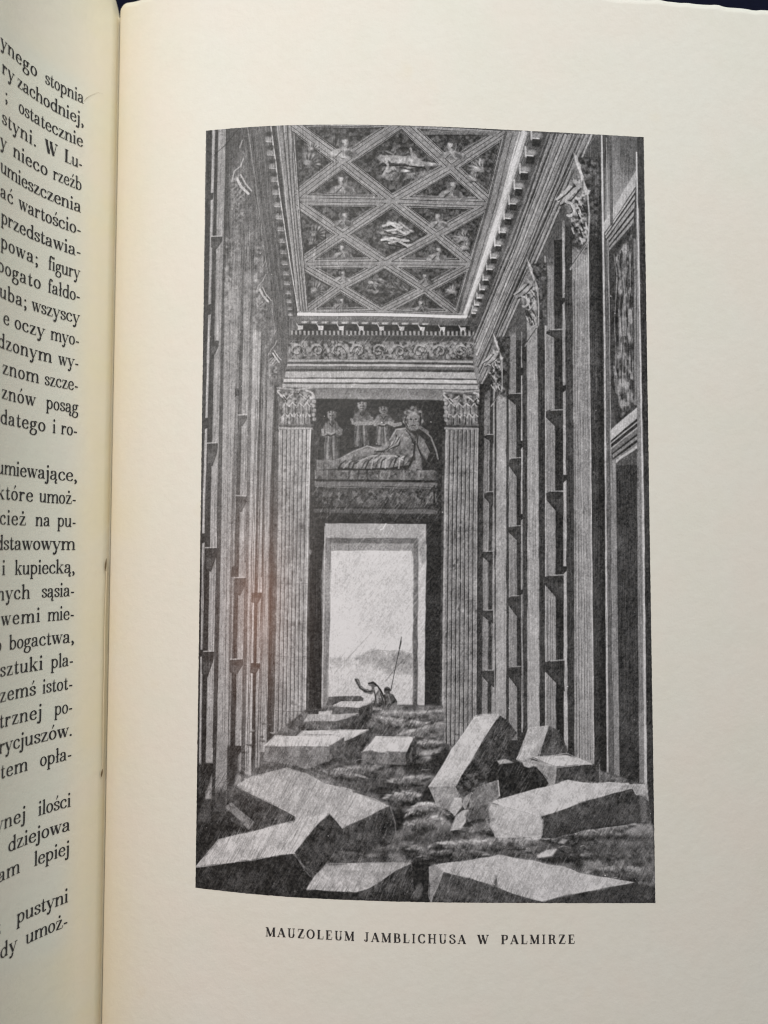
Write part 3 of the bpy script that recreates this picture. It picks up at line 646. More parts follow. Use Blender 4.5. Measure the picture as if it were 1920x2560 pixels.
# ---- framed panels at the far right
strip([(330, 1503, 1592), (840, 1512, 1602), (1280, 1514, 1610), (1830, 1519, 1615)], 82, y0=330, y1=1962)
poly([(1528, 336), (1590, 340), (1592, 400), (1590, 430), (1513, 560), (1514, 420)], 112, to=150, axis=[(1560, 345), (1545, 520)], soft=6)
poly([(1545, 336), (1593, 340), (1593, 415), (1570, 445), (1548, 400)], 92, .7, soft=12)
def bars(t, pts0, pts1, seq):
    for f0, f1, v in seq:
        A, B = pts0, pts1
        q = [(A[0] + (A[2] - A[0]) * f0, A[1] + (A[3] - A[1]) * f0), (B[0] + (B[2] - B[0]) * f0, B[1] + (B[3] - B[1]) * f0),
             (B[0] + (B[2] - B[0]) * f1, B[1] + (B[3] - B[1]) * f1), (A[0] + (A[2] - A[0]) * f1, A[1] + (A[3] - A[1]) * f1)]
        poly(T(t, *[c for p in q for c in p]), v, .95, soft=1.3, rough=.3)
bars('A4', (1072, 1090, 1135, 1360), (1415, 540, 1380, 1080), ((0, .32, 178), (.32, .36, 92), (.36, .42, 176), (.42, .47, 52), (.47, .55, 166), (.55, .60, 60), (.60, .66, 150), (.66, .71, 172), (.71, .77, 54), (.77, .86, 164), (.86, .91, 66), (.91, 1.0, 156)))
poly(T('A4', 1160, 1370, 1375, 1080, 1400, 2212) + T('B4', 1440, 920, 1210, 1130, 1150, 600), 74, soft=2, tex=10)
lumps(T('A4', 1200, 1420, 1360, 1200, 1380, 2212) + T('B4', 1385, 930, 1260, 1060, 1180, 560) + T('A4', 1240, 2212), 70, 168, field=smooth_noise(13, 71, .7) + smooth_noise(6, 72, .6) * .7, gain=1.2, soft=4, a=.95)
for k in range(9):
    xa = 1200 + 20 * k
    line([(1240 + (xa + 4 * math.sin(j + k)) / K, 290 + (1400 - 18 * k + 150 * j + 40 * math.sin(j * 1.7 + k)) / K) for j in range(10)], 2.6, (168, 50, 150, 46, 176)[k % 5], .5, wob=1.4)
bars('B4', (1112, 1220, 1195, 1545), (1455, 925, 1425, 1385), ((0, .27, 196), (.27, .33, 60), (.33, .37, 186), (.37, .46, 56), (.46, .51, 176), (.51, .62, 120), (.62, .67, 50), (.67, .76, 150), (.76, .82, 58), (.82, .88, 140), (.88, .96, 198), (.96, 1, 90)))
strip([(430, 1503, 1507.5), (840, 1509, 1514), (1280, 1512, 1517), (1830, 1516, 1521)], 190, y0=338, y1=1960, soft=1.2)
strip([(840, 1514, 1524), (1280, 1517, 1528), (1830, 1522, 1533)], 106, y0=600, y1=1960); line([(1516, 345), (1519, 560)], 1.8, 190, .7); line([(1520, 600), (1524, 840), (1528.5, 1280), (1532, 1700)], 2, 184, .8, wob=.3)
line([(1526, 345), (1529, 560)], 8, 92, .8)
strip([(1170, 1530, 1540), (1280, 1529, 1541), (1830, 1534, 1548)], 146, y0=1150, y1=1962)
strip([(1165, 1541, 1593), (1280, 1541, 1593), (1830, 1548, 1597)], 66, y0=1162, y1=1962)
poly([(1548, 1150), (1594, 1122), (1594, 1162), (1545, 1166)], 92, .9, soft=2)
strip([(480, 1590, 1598), (840, 1592, 1600), (1280, 1593, 1611), (1830, 1597, 1616)], 138, y0=520, y1=1990); strip([(360, 1589.5, 1592.5), (480, 1591, 1594), (840, 1598.5, 1602), (1280, 1605, 1610), (1830, 1610, 1616)], 200, y0=380, y1=1990, soft=1.2)
line([(1586, 600), (1588, 1010)], 7, 140, .85); line([(1583, 580), (1585, 1000)], 2, 60, .8)
strip([(340, 1593, 1607), (780, 1603, 1616), (1280, 1611, 1628), (1830, 1617, 1636), (2255, 1621, 1642)], 68, y0=338, y1=2262)
scratch([(1545, 1170), (1592, 1170), (1596, 1950), (1550, 1950)], 300, 20, 60, 84, 122, 1.2, .5); scratch([(1480, 900), (1512, 900), (1515, 1940), (1490, 1940)], 260, 16, 60, 78, 108, 1.2, .5)

# ---- doorway and what lies beyond
def c2(*xy): return T('C2', *xy)
poly(c2(292, 115, 1305, 120, 1290, 1990, 255, 1990), 168, soft=1.6)
poly(c2(300, 265, 1235, 268, 1225, 1980, 262, 1990), 122, soft=2)
poly(c2(312, 262, 1232, 262, 1190, 322, 345, 315), 112, soft=2.5)
poly(c2(350, 312, 1190, 318, 1160, 390, 350, 385), 150, soft=2.5)
poly(c2(1185, 300, 1235, 290, 1222, 1975, 1175, 1975), 104, soft=2.5)
poly(c2(1232, 330, 1310, 330, 1290, 1985, 1222, 1985), 196, soft=2); poly(c2(1232, 160, 1310, 130, 1305, 500, 1270, 525, 1240, 470), 160, .9, soft=3, tex=8)
poly(c2(258, 640, 285, 270, 320, 300, 345, 390, 325, 1900, 262, 1990), 134, soft=2); line(c2(292, 150, 285, 700, 262, 1960), 3, 192, .85)
sky = c2(350, 388, 1160, 388, 1180, 470, 1170, 1980, 325, 1900, 345, 900)
poly(sky, 206, to=212, axis=c2(700, 400, 700, 1500), soft=2)
poly(c2(350, 620, 1160, 500, 1160, 900, 345, 860), 196, .6, soft=50)
poly(c2(330, 1468, 600, 1462, 660, 1430, 760, 1378, 850, 1386, 1000, 1400, 1080, 1395, 1170, 1430, 1170, 1640, 330, 1600), 176, .9, soft=4, to=200, axis=c2(700, 1400, 700, 1620), tex=10)
poly(c2(600, 1468, 760, 1386, 900, 1398, 1040, 1400, 1160, 1450, 1160, 1500, 900, 1520, 700, 1500), 158, .5, soft=5, tex=14)
poly(c2(330, 1600, 1170, 1640, 1170, 1900, 330, 1850), 192, .6, soft=10, tex=8)
line(c2(600, 1470, 720, 1405, 820, 1385, 960, 1410, 1060, 1405), 2.4, 140, .4, wob=1.2); line(c2(600, 1478, 760, 1500, 900, 1520), 3, 150, .4, wob=1)
poly(c2(640, 1470, 1000, 1420, 1160, 1440, 1160, 1650, 900, 1600, 640, 1520), 158, .7, soft=10, tex=10)
poly(c2(330, 1685, 560, 1670, 620, 1760, 600, 1860, 325, 1870), 200, .7, soft=8)
scratch(sky, 150, 42, 52, 160, 188, 1.2, .5); scratch(c2(340, 1400, 1160, 1380, 1160, 1950, 330, 1850), 220, 30, 56, 130, 180, 1.2, .5); scratch(c2(380, 400, 1150, 400, 1150, 1300, 500, 1000), 60, 100, 52, 226, 236, 1.2, .5)
line(c2(390, 1620, 640, 1340, 760, 1210), 1.4, 130, .5); line(c2(900, 1700, 1010, 1560, 1150, 1420), 1.6, 100, .6)
# people and a beast resting outside the door
line(c2(1060, 1260, 1040, 1380, 1000, 1560, 955, 1790), 1.9, 66, .9); line(c2(1056, 1300, 1042, 1370), 3.6, 70, .85)
poly(c2(592, 1690, 615, 1668, 632, 1690, 650, 1745, 700, 1785, 770, 1775, 800, 1800, 760, 1840, 700, 1822, 640, 1785, 605, 1725), 108, .95, soft=1.6, tex=22); line(c2(600, 1680, 645, 1768, 715, 1812, 775, 1800), 2.6, 56, .8, wob=.5)
poly(c2(728, 1722, 765, 1708, 800, 1725, 850, 1780, 890, 1850, 915, 1985, 780, 1985, 755, 1930, 800, 1850, 770, 1790, 745, 1770), 112, .97, soft=1.8, tex=26)
line(c2(735, 1720, 775, 1712, 848, 1785, 895, 1880, 918, 1985), 3.6, 50, .9, wob=.4); line(c2(790, 1800, 800, 1880, 770, 1970), 3, 60, .8, wob=.5); line(c2(850, 1830, 880, 1920, 880, 1985), 3, 62, .8, wob=.5)
poly(c2(785, 1762, 815, 1755, 830, 1790, 800, 1830, 790, 1800), 206, .9, soft=1.5); ell(c2(743, 1772)[0], 4.5, 5.5, 196, .9, soft=1.5); line(c2(820, 1850, 830, 1960), 4, 170, .7, wob=.5)
ell(c2(918, 1795)[0], 8, 9, 92, .97, soft=1.6); poly(c2(882, 1792, 895, 1772, 935, 1770, 962, 1800, 930, 1796), 54, .95, soft=1.4)
poly(c2(888, 1830, 930, 1815, 975, 1835, 1018, 1905, 1005, 1990, 905, 1990, 890, 1900), 96, .97, soft=1.8, tex=26); line(c2(930, 1830, 950, 1900, 940, 1985), 3, 150, .7, wob=.5); line(c2(892, 1840, 905, 1985), 2.8, 44, .85); line(c2(1000, 1900, 960, 1930, 975, 1985), 2.6, 50, .8, wob=.4)
line(c2(770, 1984, 1040, 1988), 4, 84, .7, wob=.6)
poly(c2(322, 1858, 640, 1850, 685, 1870, 670, 1912, 420, 1935, 310, 1945), 98, soft=2, tex=8)

# ---- rubble floor
flr = T('D1', 40, 1400, 240, 1120, 380, 1040, 440, 860, 560, 800, 720, 620, 820, 360, 1140, 100) + T('D2', 770, 40, 1480, 60) + T('D3', 440, 430, 1000, 640) + T('D4', 500, 560, 1450, 860, 1540, 2040) + T('D1', 20, 1900)
poly(flr, 100, rough=0, soft=2); lumps(flr, 58, 146, field=smooth_noise(11, 61, 1.8) + NOI * .6, a=.8, soft=6)
def mound(t, pts, top, bot, a=.95):
    q = T(t, *pts); ys = [p[1] for p in q]; xs = [p[0] for p in q]
    poly(q, top, a, soft=5, to=bot, axis=[(sum(xs) / len(xs), min(ys)), (sum(xs) / len(xs), max(ys))], tex=10)
    scratch(q, 110, 18, 62, bot - 20, top + 6, 1.3, .5)
mound('D2', (770, 70, 950, 110, 1300, 110, 1480, 90, 1480, 210, 1250, 190, 900, 160, 760, 140), 176, 100)
mound('D2', (760, 145, 900, 170, 1330, 230, 1240, 290, 1000, 340, 740, 330), 164, 92)
mound('D2', (1000, 350, 1200, 290, 1480, 220, 1480, 420, 1240, 400), 160, 96)
mound('D2', (1220, 400, 1480, 410, 1560, 540, 1220, 560), 140, 80)
mound('D2', (110, 690, 400, 690, 620, 640, 800, 640, 960, 690, 900, 840, 700, 930, 250, 790), 142, 72)
mound('D2', (560, 700, 700, 640, 900, 660, 930, 760, 700, 850), 150, 70)
mound('D2', (960, 790, 1100, 765, 1350, 760, 1300, 880, 1020, 910, 870, 870), 150, 76)
mound('D2', (880, 990, 1000, 930, 1200, 930, 1280, 1000, 1250, 1100, 1000, 1080), 168, 66)
mound('D2', (1090, 1180, 1190, 1070, 1320, 1020, 1420, 1050, 1560, 1160, 1200, 1230), 196, 64)
mound('D2', (1060, 1260, 1230, 1200, 1480, 1180, 1609, 1300, 1350, 1420, 1060, 1420), 158, 74)
mound('D2', (1130, 1480, 1300, 1470, 1609, 1400, 1609, 1600, 1300, 1610, 1100, 1600), 128, 70)
mound('D3', (230, 1500, 520, 1420, 900, 1390, 1250, 1400, 1480, 1390, 1609, 1350, 1609, 1600, 1200, 1590, 900, 1560, 500, 1640, 100, 1640), 178, 62)
mound('D4', (380, 1400, 560, 1360, 800, 1320, 1000, 1270, 1300, 1240, 1500, 1260, 1520, 1500, 900, 1560, 500, 1600, 300, 1540), 168, 62)
mound('D4', (330, 1560, 430, 1510, 530, 1500, 480, 1570, 340, 1590), 206, 170); mound('D4', (540, 1430, 600, 1395, 700, 1420, 560, 1460), 184, 90)
mound('D4', (840, 1740, 1000, 1690, 1300, 1690, 1500, 1700, 1500, 1830, 1200, 1830), 140, 66)
mound('D1', (640, 690, 800, 600, 1140, 640, 1140, 720, 960, 700, 600, 800), 110, 60)
scratch(flr, 700, 26, 60, 44, 150, 1.5, .5)
for x, y, rx in ((1360, 520, 26), (1280, 600, 22)): ell(T('D2', x, y)[0], rx, 7, 172, .9, rot=-.25, soft=3, tex=8)
poly(T('D2', 1110, 560, 1260, 560, 1400, 640, 1400, 740, 1110, 740), 62, .6, soft=8)
poly(T('D2', 1350, 600, 1500, 460, 1609, 560, 1400, 840), 56, .7, soft=6)
for k in range(120):
    y = 1790 + 450 * rng.uniform(0, 1) ** 1.1; f = .35 + 1.1 * (y - 1790) / 450
    x = rng.uniform(640 - 150 * (y - 1790) / 450, 1100 + 500 * (y - 1790) / 450)
    w, h = rng.uniform(7, 26) * f, rng.uniform(3.5, 9) * f
    n_ = 7; an = np.sort(rng.uniform(0, 6.28, n_)); rr_ = rng.uniform(.65, 1.1, n_)
    q = [(x + w * r_ * math.cos(t_), y + h * r_ * math.sin(t_)) for t_, r_ in zip(an, rr_)]
    poly([(a_ + 2 * f, b_ + 4.5 * f) for a_, b_ in q], rng.uniform(38, 60), .75, soft=3)
    poly(q, rng.uniform(88, 150), .8, soft=2.5, tex=22)
    line([(x - w * .7, y - h * .45), (x - w * .1, y - h * .85), (x + w * .5, y - h * .5)], 2.2 * f, rng.uniform(160, 205), .6, taper=True, wob=.8)
for k in range(90):
    y = 1850 + 390 * rng.uniform(0, 1); x = rng.uniform(560, 1600); f = .5 + (y - 1850) / 390
    ell((x, y), rng.uniform(6, 20) * f, rng.uniform(3, 7) * f, rng.uniform(40, 62), .6, rot=rng.normal(0, .4), soft=4)

def ridge(t, pts, hi=184, lo=52, thick=60):
    """an earth ridge: bright crest, hatched slope falling into a dark hollow"""
    q = T(t, *pts); n_ = len(q) * 4
    f_ = np.linspace(0, len(q) - 1, n_); xs = np.interp(f_, range(len(q)), [c[0] for c in q]); ys = np.interp(f_, range(len(q)), [c[1] for c in q])
    ys = ys + np.convolve(rng.normal(0, 2.6, n_), [.3, .4, .3], 'same'); th = (thick / K) * np.sin(np.linspace(.15, 3.0, n_)) * rng.uniform(.75, 1.25, n_)
    q = list(zip(xs, ys)); low = list(zip(xs, ys + th))
    poly(q + low[::-1], hi - 10, .9, soft=5, to=lo + 18, axis=[(xs.mean(), ys.min()), (xs.mean(), (ys + th).max())], tex=24, rough=.6)
    for i in range(0, n_ - 1):
        if rng.uniform() < .62: ell((xs[i] + rng.uniform(-4, 4), ys[i] + 1.5), rng.uniform(4, 11), rng.uniform(1.4, 3), hi + rng.uniform(-8, 34), .85, rot=rng.normal(-.1, .3), soft=2.2)
        if rng.uniform() < .5: ell((xs[i], ys[i] + th[i]), rng.uniform(5, 14), rng.uniform(2, 4.5), 44, .5, rot=rng.normal(0, .3), soft=4)
    scratch(q + low[::-1], int(60 + n_ * 7), 17, 60, lo - 8, hi, 1.4, .6, .14)
for args in (('D2', (770, 90, 880, 118, 1000, 110, 1180, 128, 1320, 118, 1480, 100), 180, 84, 70), ('D2', (760, 150, 880, 165, 980, 195, 1140, 205, 1330, 232), 186, 76, 90), ('D2', (1010, 350, 1160, 305, 1300, 265, 1480, 215), 172, 84, 100),
             ('D2', (1220, 420, 1330, 410, 1480, 418), 176, 70, 70), ('D2', (170, 690, 330, 690, 480, 700, 580, 660, 680, 638, 820, 660, 940, 655), 176, 52, 110), ('D2', (240, 760, 420, 720, 560, 740, 700, 790), 150, 50, 70),
             ('D2', (930, 820, 1050, 778, 1180, 765, 1350, 770), 166, 54, 100), ('D2', (890, 985, 980, 935, 1100, 925, 1220, 940, 1280, 1000), 186, 50, 120), ('D2', (1110, 1160, 1180, 1080, 1270, 1030, 1360, 1012, 1430, 1060), 206, 50, 120),
             ('D2', (1090, 1230, 1230, 1200, 1380, 1172, 1500, 1170), 178, 58, 130), ('D2', (1140, 1490, 1200, 1462, 1290, 1500, 1420, 1440, 1609, 1410), 150, 56, 90),
             ('D3', (260, 1480, 420, 1430, 620, 1420, 800, 1400, 960, 1385, 1200, 1395, 1430, 1385, 1560, 1370), 196, 50, 120), ('D3', (200, 1560, 400, 1510, 640, 1500, 860, 1520), 140, 50, 70),
             ('D4', (380, 1390, 520, 1370, 640, 1345, 800, 1310, 980, 1280, 1160, 1250, 1320, 1240), 190, 56, 110), ('D4', (860, 1720, 1000, 1690, 1200, 1685, 1400, 1690), 168, 60, 60), ('D4', (700, 1560, 900, 1530, 1150, 1540, 1400, 1520), 122, 54, 70)):
    ridge(*args)
poly(T('D4', 330, 1562, 430, 1512, 530, 1500, 480, 1565, 345, 1588), 198, .95, soft=2, tex=10); poly(T('D4', 545, 1440, 590, 1395, 640, 1405, 600, 1445), 176, .9, soft=2, tex=10); poly(T('D4', 330, 1600, 560, 1590, 760, 1620, 500, 1650), 40, .7, soft=5)
poly(T('D2', 1240, 1010, 1300, 900, 1360, 920, 1420, 1040, 1300, 1020), 46, .8, soft=4); poly(T('D2', 960, 1120, 1060, 1090, 1100, 1180, 1060, 1300, 1000, 1330), 42, .7, soft=5)
# bottom-left wall foot and dark ground
poly(T('D1', 40, 1000, 120, 1000, 190, 1000, 240, 1120, 560, 1310, 270, 1410, 40, 1680), 56, soft=4, tex=10)
poly(T('D1', 20, 640, 200, 640, 200, 760, 120, 1010, 20, 1040), 50, .75, soft=6, tex=10); poly(T('D1', 350, 460, 480, 460, 470, 700, 420, 860, 350, 900), 66, .8, soft=6); scratch(T('D1', 40, 640, 190, 700, 240, 1120, 560, 1310, 270, 1410, 40, 1680), 200, 40, 62, 78, 130, 1.4, .55)
strip([(1830, 543, 570), (2000, 537, 563)], 146, y0=1830, y1=2028); poly(T('D1', 60, 1160, 120, 1000, 190, 1000, 190, 1240, 60, 1230), 90, .8, soft=4)

poly([(530, 1975), (572, 1975), (566, 2040), (530, 2040)], 62, .75, soft=12); scratch([(530, 1930), (575, 1930), (570, 2035), (530, 2035)], 60, 26, 62, 50, 120, 1.4, .6)
# ---- fallen blocks
def worn(q, v):
    """a stone face: mottling, a run of tone, hatching, chips along the rim"""
    xs = [c[0] for c in q]; ys = [c[1] for c in q]; ar = (max(xs) - min(xs)) * (max(ys) - min(ys))
    d = -1 if v > 140 else 1
    for _ in range(int(4 + ar / 3500)):
        i = rng.integers(0, len(q)); a_, b_ = q[i], q[(i + 1) % len(q)]; f = rng.uniform(0, 1)
        cx, cy = sum(xs) / len(xs), sum(ys) / len(ys); g_ = rng.uniform(.0, .06)
        x = a_[0] + (b_[0] - a_[0]) * f; y = a_[1] + (b_[1] - a_[1]) * f
        ell((x + (cx - x) * g_, y + (cy - y) * g_), rng.uniform(2, 6), rng.uniform(1.2, 3), v + d * rng.uniform(30, 80), .6, rot=rng.uniform(0, 3), soft=2)
    lumps(q, v - 26 if v > 140 else v - 14, v + 12 if v > 140 else v + 26, field=smooth_noise(16, int(ar) % 97 + 50) + NOI, a=.6, soft=3)
    scratch(q, int(20 + ar / 130), 26, 61, v - 48 if v > 140 else v + 10, v - 10 if v > 140 else v + 62, 1.3, .5, .09)
def block(faces):
    for t, pts, v, tx in faces:
        q = T(t, *pts)
        lowest = max(c[1] for c in q); cxm = sum(c[0] for c in q) / len(q); wq = max(c[0] for c in q) - min(c[0] for c in q)
        if v < 140: ell((cxm + 3, lowest - 1), wq * .5, 5, 40, .45, soft=6)
        poly(q, v + (8 if v < 100 else -6), 1.0, soft=1.7, rough=1.0, tex=tx); worn(q, v + (8 if v < 100 else -6))
        if v > 140: line(q + [q[0]], 1.8, min(v + 16, 232), .5, wob=1.0)
block([('C2', (375, 1945, 460, 1905, 765, 1905, 640, 1962), 214, 5), ('D2', (375, 70, 640, 85, 625, 158, 378, 130), 92, 10), ('D2', (636, 82, 764, 32, 766, 180, 620, 300), 70, 12)])
block([('D2', (120, 150, 615, 140, 420, 220, 85, 215), 186, 10), ('D2', (85, 215, 418, 218, 420, 295, 90, 292), 112, 14), ('D2', (420, 218, 622, 140, 612, 295, 424, 295), 76, 12), ('D2', (235, 118, 360, 112, 355, 140, 240, 142), 196, 5)])
block([('D2', (70, 312, 725, 300, 480, 420, 0, 372), 216, 5), ('D2', (485, 415, 728, 318, 735, 420, 560, 650, 488, 560), 66, 12)])
line(T('D2', 90, 350, 380, 348), 3.4, 150, .7)
block([('D1', (735, 462, 830, 362, 1500, 380, 1385, 468), 218, 4), ('D1', (735, 465, 1388, 468, 1380, 610, 1150, 690, 960, 640, 720, 610), 132, 16), ('D1', (1386, 466, 1528, 375, 1536, 525, 1380, 612), 104, 16)])
scratch(T('D1', 735, 480, 1388, 480, 1380, 610, 720, 610), 130, 30, 75, 80, 165, 1.4, .5); scratch(T('D2', 485, 415, 728, 318, 735, 420, 560, 650), 60, 26, 62, 100, 140, 1.3, .5)
block([('D2', (800, 370, 1190, 372, 1115, 522, 665, 522), 222, 4), ('D2', (665, 522, 1115, 522, 1112, 650, 660, 640), 124, 16), ('D2', (1188, 378, 1216, 440, 1196, 640, 1120, 660, 1108, 540), 58, 12)])
line(T('D2', 1170, 480, 1150, 560, 1160, 620), 5, 128, .6)
block([('D1', (438, 870, 1100, 1198, 560, 1308, 318, 1142, 400, 1010), 62, 12), ('D1', (450, 858, 600, 775, 950, 692, 1150, 735, 1340, 845, 1609, 910, 1620, 1200, 1100, 1200), 188, 8)])
block([('D2', (-10, 742, 300, 850, 640, 950, 942, 1062, 440, 1302, 330, 1130, 0, 1210), 200, 6), ('D2', (942, 1068, 975, 1140, 1003, 1320, 960, 1450, 700, 1520, 380, 1520, 440, 1304), 66, 16)])
poly(T('D1', 450, 855, 600, 775, 950, 690, 1609, 910) + T('D2', 640, 1150, 440, 1300), 178, .45, soft=30)
line(T('D2', 950, 1075, 1000, 1240, 1000, 1330), 3.5, 140, .6, wob=.8)
scratch(T('D1', 470, 860, 950, 695, 1600, 910, 1600, 1180, 1090, 1190), 520, 44, 66, 120, 160, 1.2, .55, .08); scratch(T('D2', 440, 1310, 940, 1080, 1000, 1320, 940, 1450, 400, 1520), 150, 40, 70, 90, 150, 1.3, .6)
block([('D1', (330, 1065, 395, 1035, 620, 1225, 575, 1305), 126, 12)]); scratch(T('D1', 430, 880, 1090, 1195, 560, 1300, 400, 1040), 160, 36, 64, 84, 128, 1.3, .55)
block([('D2', (370, 1510, 620, 1530, 760, 1600, 400, 1640), 104, 14)])
block([('D1', (35, 1690, 600, 1605, 1000, 1530, 1190, 1790, 1120, 1990, 20, 1900), 44, 7), ('D1', (40, 1682, 270, 1405, 650, 1310, 1350, 1145, 1210, 1320, 1040, 1535, 600, 1605), 212, 6),
       ('D1', (1382, 1138, 1515, 1312, 1500, 1420, 1330, 1680, 1212, 1792, 1040, 1535, 1215, 1305), 60, 12)])
scratch(T('D1', 60, 1680, 280, 1410, 1340, 1150, 1030, 1530, 600, 1600), 420, 54, 62, 130, 180, 1.3, .6, .06); scratch(T('D1', 40, 1700, 1000, 1545, 1180, 1790, 1100, 1960, 40, 1890), 260, 50, 62, 70, 110, 1.2, .55, .08)
line(T('D1', 1060, 1560, 1120, 1700, 1190, 1780), 2.4, 128, .6, wob=1); line(T('D1', 1500, 1400, 1380, 1600, 1220, 1790), 2, 120, .5, wob=1)
block([('D2', (1150, 1645, 1192, 1850, 1205, 2040, 600, 2040, 600, 1935, 720, 1895), 56, 10), ('D2', (310, 1652, 600, 1640, 1155, 1640, 1000, 1720, 720, 1892, 600, 1932, 105, 1915, 190, 1780), 196, 14), ('D2', (0, 1880, 110, 1910, 600, 1935, 640, 2040, 0, 2000), 36, 6)])
poly(T('D2', 330, 1680, 700, 1660, 640, 1800, 300, 1800), 172, .6, soft=18, tex=12)
scratch(T('D2', 720, 1900, 1150, 1660, 1200, 2030, 640, 2030), 190, 44, 70, 90, 160, 1.3, .6); ell(T('D2', 1230, 1930)[0], 10, 20, 118, .9, rot=.2, soft=4)
scratch(T('D2', 320, 1660, 1140, 1645, 720, 1890, 120, 1910), 220, 40, 62, 140, 180, 1.2, .5)
poly(T('D2', 1165, 1640, 1350, 1650, 1340, 2040, 1205, 2040), 44, .8, soft=3); ell(T('D2', 1230, 1925)[0], 9, 18, 112, .9, rot=.25, soft=4)
block([('D3', (300, 1672, 440, 1720, 1000, 1890, 1480, 2045, 300, 2045), 72, 10)])
poly(T('D3', 330, 1660, 620, 1620, 1000, 1560, 1250, 1600, 1609, 1668) + T('D4', 760, 1740, 1310, 1838, 1000, 1890, 640, 1960, 400, 2022, 290, 2005, 60, 1930) + T('D3', 960, 1870, 700, 1790, 430, 1728), 200, soft=1.6, rough=.8, tex=6)
worn(T('D3', 330, 1660, 620, 1620, 1000, 1560, 1250, 1600, 1609, 1668) + T('D4', 760, 1740, 1310, 1838, 1000, 1890, 640, 1960, 400, 2022, 290, 2005, 60, 1930) + T('D3', 960, 1870, 700, 1790, 430, 1728), 204)
poly(T('D3', 700, 1680, 1200, 1640, 1609, 1700) + T('D4', 900, 1800, 500, 1960, 200, 1940), 186, .7, soft=26, tex=5)
block([('D3', (296, 1682, 345, 1660, 436, 1722, 380, 1880, 335, 1970, 312, 2030, 296, 1990), 166, 8), ('D3', (965, 1762, 972, 1880, 930, 1868), 92, 4)])
scratch(T('D3', 450, 1740, 1000, 1900, 1450, 2040, 330, 2040), 260, 40, 68, 96, 140, 1.3, .55); scratch(T('D3', 440, 1700, 1000, 1570, 1600, 1680) + T('D4', 1250, 1835, 400, 2000), 380, 34, 60, 150, 185, 1.2, .5)
poly(T('D4', 400, 2020, 1320, 1840, 1530, 1880, 1530, 2045, 300, 2045), 74, .9, soft=3, tex=6)
# the tilted beams on the right
block([('D3', (1005, 160, 1090, 215, 1165, 330, 1010, 580, 870, 800, 590, 960, 560, 880), 62, 16), ('D3', (295, 872, 520, 500, 755, 165, 850, 145, 995, 150, 800, 450, 552, 875), 212, 5), ('D3', (295, 876, 552, 872, 600, 945, 515, 1110, 370, 1062), 168, 12)])
scratch(T('D3', 990, 200, 1150, 330, 860, 790, 620, 900), 200, 44, 56, 92, 150, 1.4, .6); scratch(T('D3', 310, 870, 760, 170, 980, 160, 550, 870), 160, 40, 56, 165, 190, 1.1, .5)
lumps(T('D3', 620, 750, 880, 720, 860, 800, 590, 950, 570, 880), 46, 118, a=.8)
block([('D3', (1400, 560, 1490, 256, 1570, 300, 1609, 320, 1700, 560), 76, 10), ('D3', (1175, 595, 1240, 420, 1292, 288, 1490, 252, 1440, 400, 1400, 562, 1240, 610), 198, 8)])
block([('D4', (525, 662, 955, 640, 965, 838, 510, 845), 70, 10), ('D4', (300, 580, 460, 560, 640, 552, 760, 590, 880, 645, 700, 655, 520, 668), 214, 5), ('D4', (205, 590, 350, 622, 522, 668, 506, 850, 430, 870, 440, 800, 350, 690, 220, 640), 170, 8)])
line(T('D4', 955, 650, 962, 830), 2.6, 150, .7, wob=.6)
block([('D3', (950, 620, 1130, 610, 1260, 640, 1370, 670, 1490, 830, 1450, 895, 1210, 930, 1010, 972, 870, 810), 42, 8)])
poly(T('D3', 975, 610, 1060, 590, 1140, 625, 1000, 645), 186, .9, soft=2.5); poly(T('D3', 1230, 620, 1370, 655, 1300, 680, 1240, 670), 196, .9, soft=2.5)
scratch(T('D3', 960, 640, 1360, 680, 1480, 830, 1010, 960), 70, 30, 58, 90, 150, 1.2, .55)
block([('D4', (375, 1180, 700, 1040, 1290, 885, 1340, 950, 1400, 965, 1445, 1010, 1435, 1220, 1290, 1245, 800, 1310, 500, 1390, 375, 1385), 68, 8)])
poly(T('D3', 908, 1032, 1050, 985, 1380, 890, 1609, 840) + T('D4', 560, 825, 640, 805, 780, 830, 1250, 832, 1292, 884, 1100, 930, 780, 1030, 560, 1110, 385, 1165) + T('D3', 1400, 1165, 1200, 1110, 1030, 1065), 216, soft=1.6, rough=.8, tex=5)
worn(T('D3', 908, 1032, 1050, 985, 1380, 890, 1609, 840) + T('D4', 560, 825, 640, 805, 780, 830, 1250, 832, 1292, 884, 1100, 930, 780, 1030, 560, 1110, 385, 1165) + T('D3', 1400, 1165, 1200, 1110, 1030, 1065), 204)
block([('D3', (902, 1045, 1030, 1068, 1400, 1168, 1432, 1215, 1422, 1375, 960, 1385, 905, 1245), 196, 6), ('D4', (1060, 850, 1440, 850, 1448, 1005, 1390, 955, 1330, 945, 1290, 885, 1200, 880), 196, 6)])
strip([(1962, 1597, 1616), (2060, 1603, 1618)], 128, y0=1990, y1=2055, a=.7, soft=4)
scratch(T('D4', 400, 1190, 1280, 900, 1420, 1000, 1420, 1210, 400, 1370), 260, 34, 60, 88, 124, 1.2, .55); scratch(T('D3', 920, 1060, 1390, 1170, 1420, 1360, 970, 1370), 110, 30, 62, 165, 185, 1.1, .45)
block([('D3', (690, 1110, 730, 910, 850, 850, 985, 805, 1000, 960, 900, 1040, 900, 1110, 690, 1210), 150, 14), ('D3', (690, 1090, 890, 1050, 890, 1190, 680, 1210), 96, 12), ('D3', (500, 1120, 560, 985, 612, 980, 620, 1060, 545, 1165), 204, 6),
       ('D3', (515, 1310, 570, 1170, 640, 1110, 695, 1108, 655, 1160, 660, 1230, 600, 1300), 192, 8), ('D3', (640, 990, 715, 930, 660, 1095, 625, 1060), 178, 6), ('D3', (690, 1290, 780, 1240, 890, 1215, 900, 1300, 700, 1340), 132, 14)])
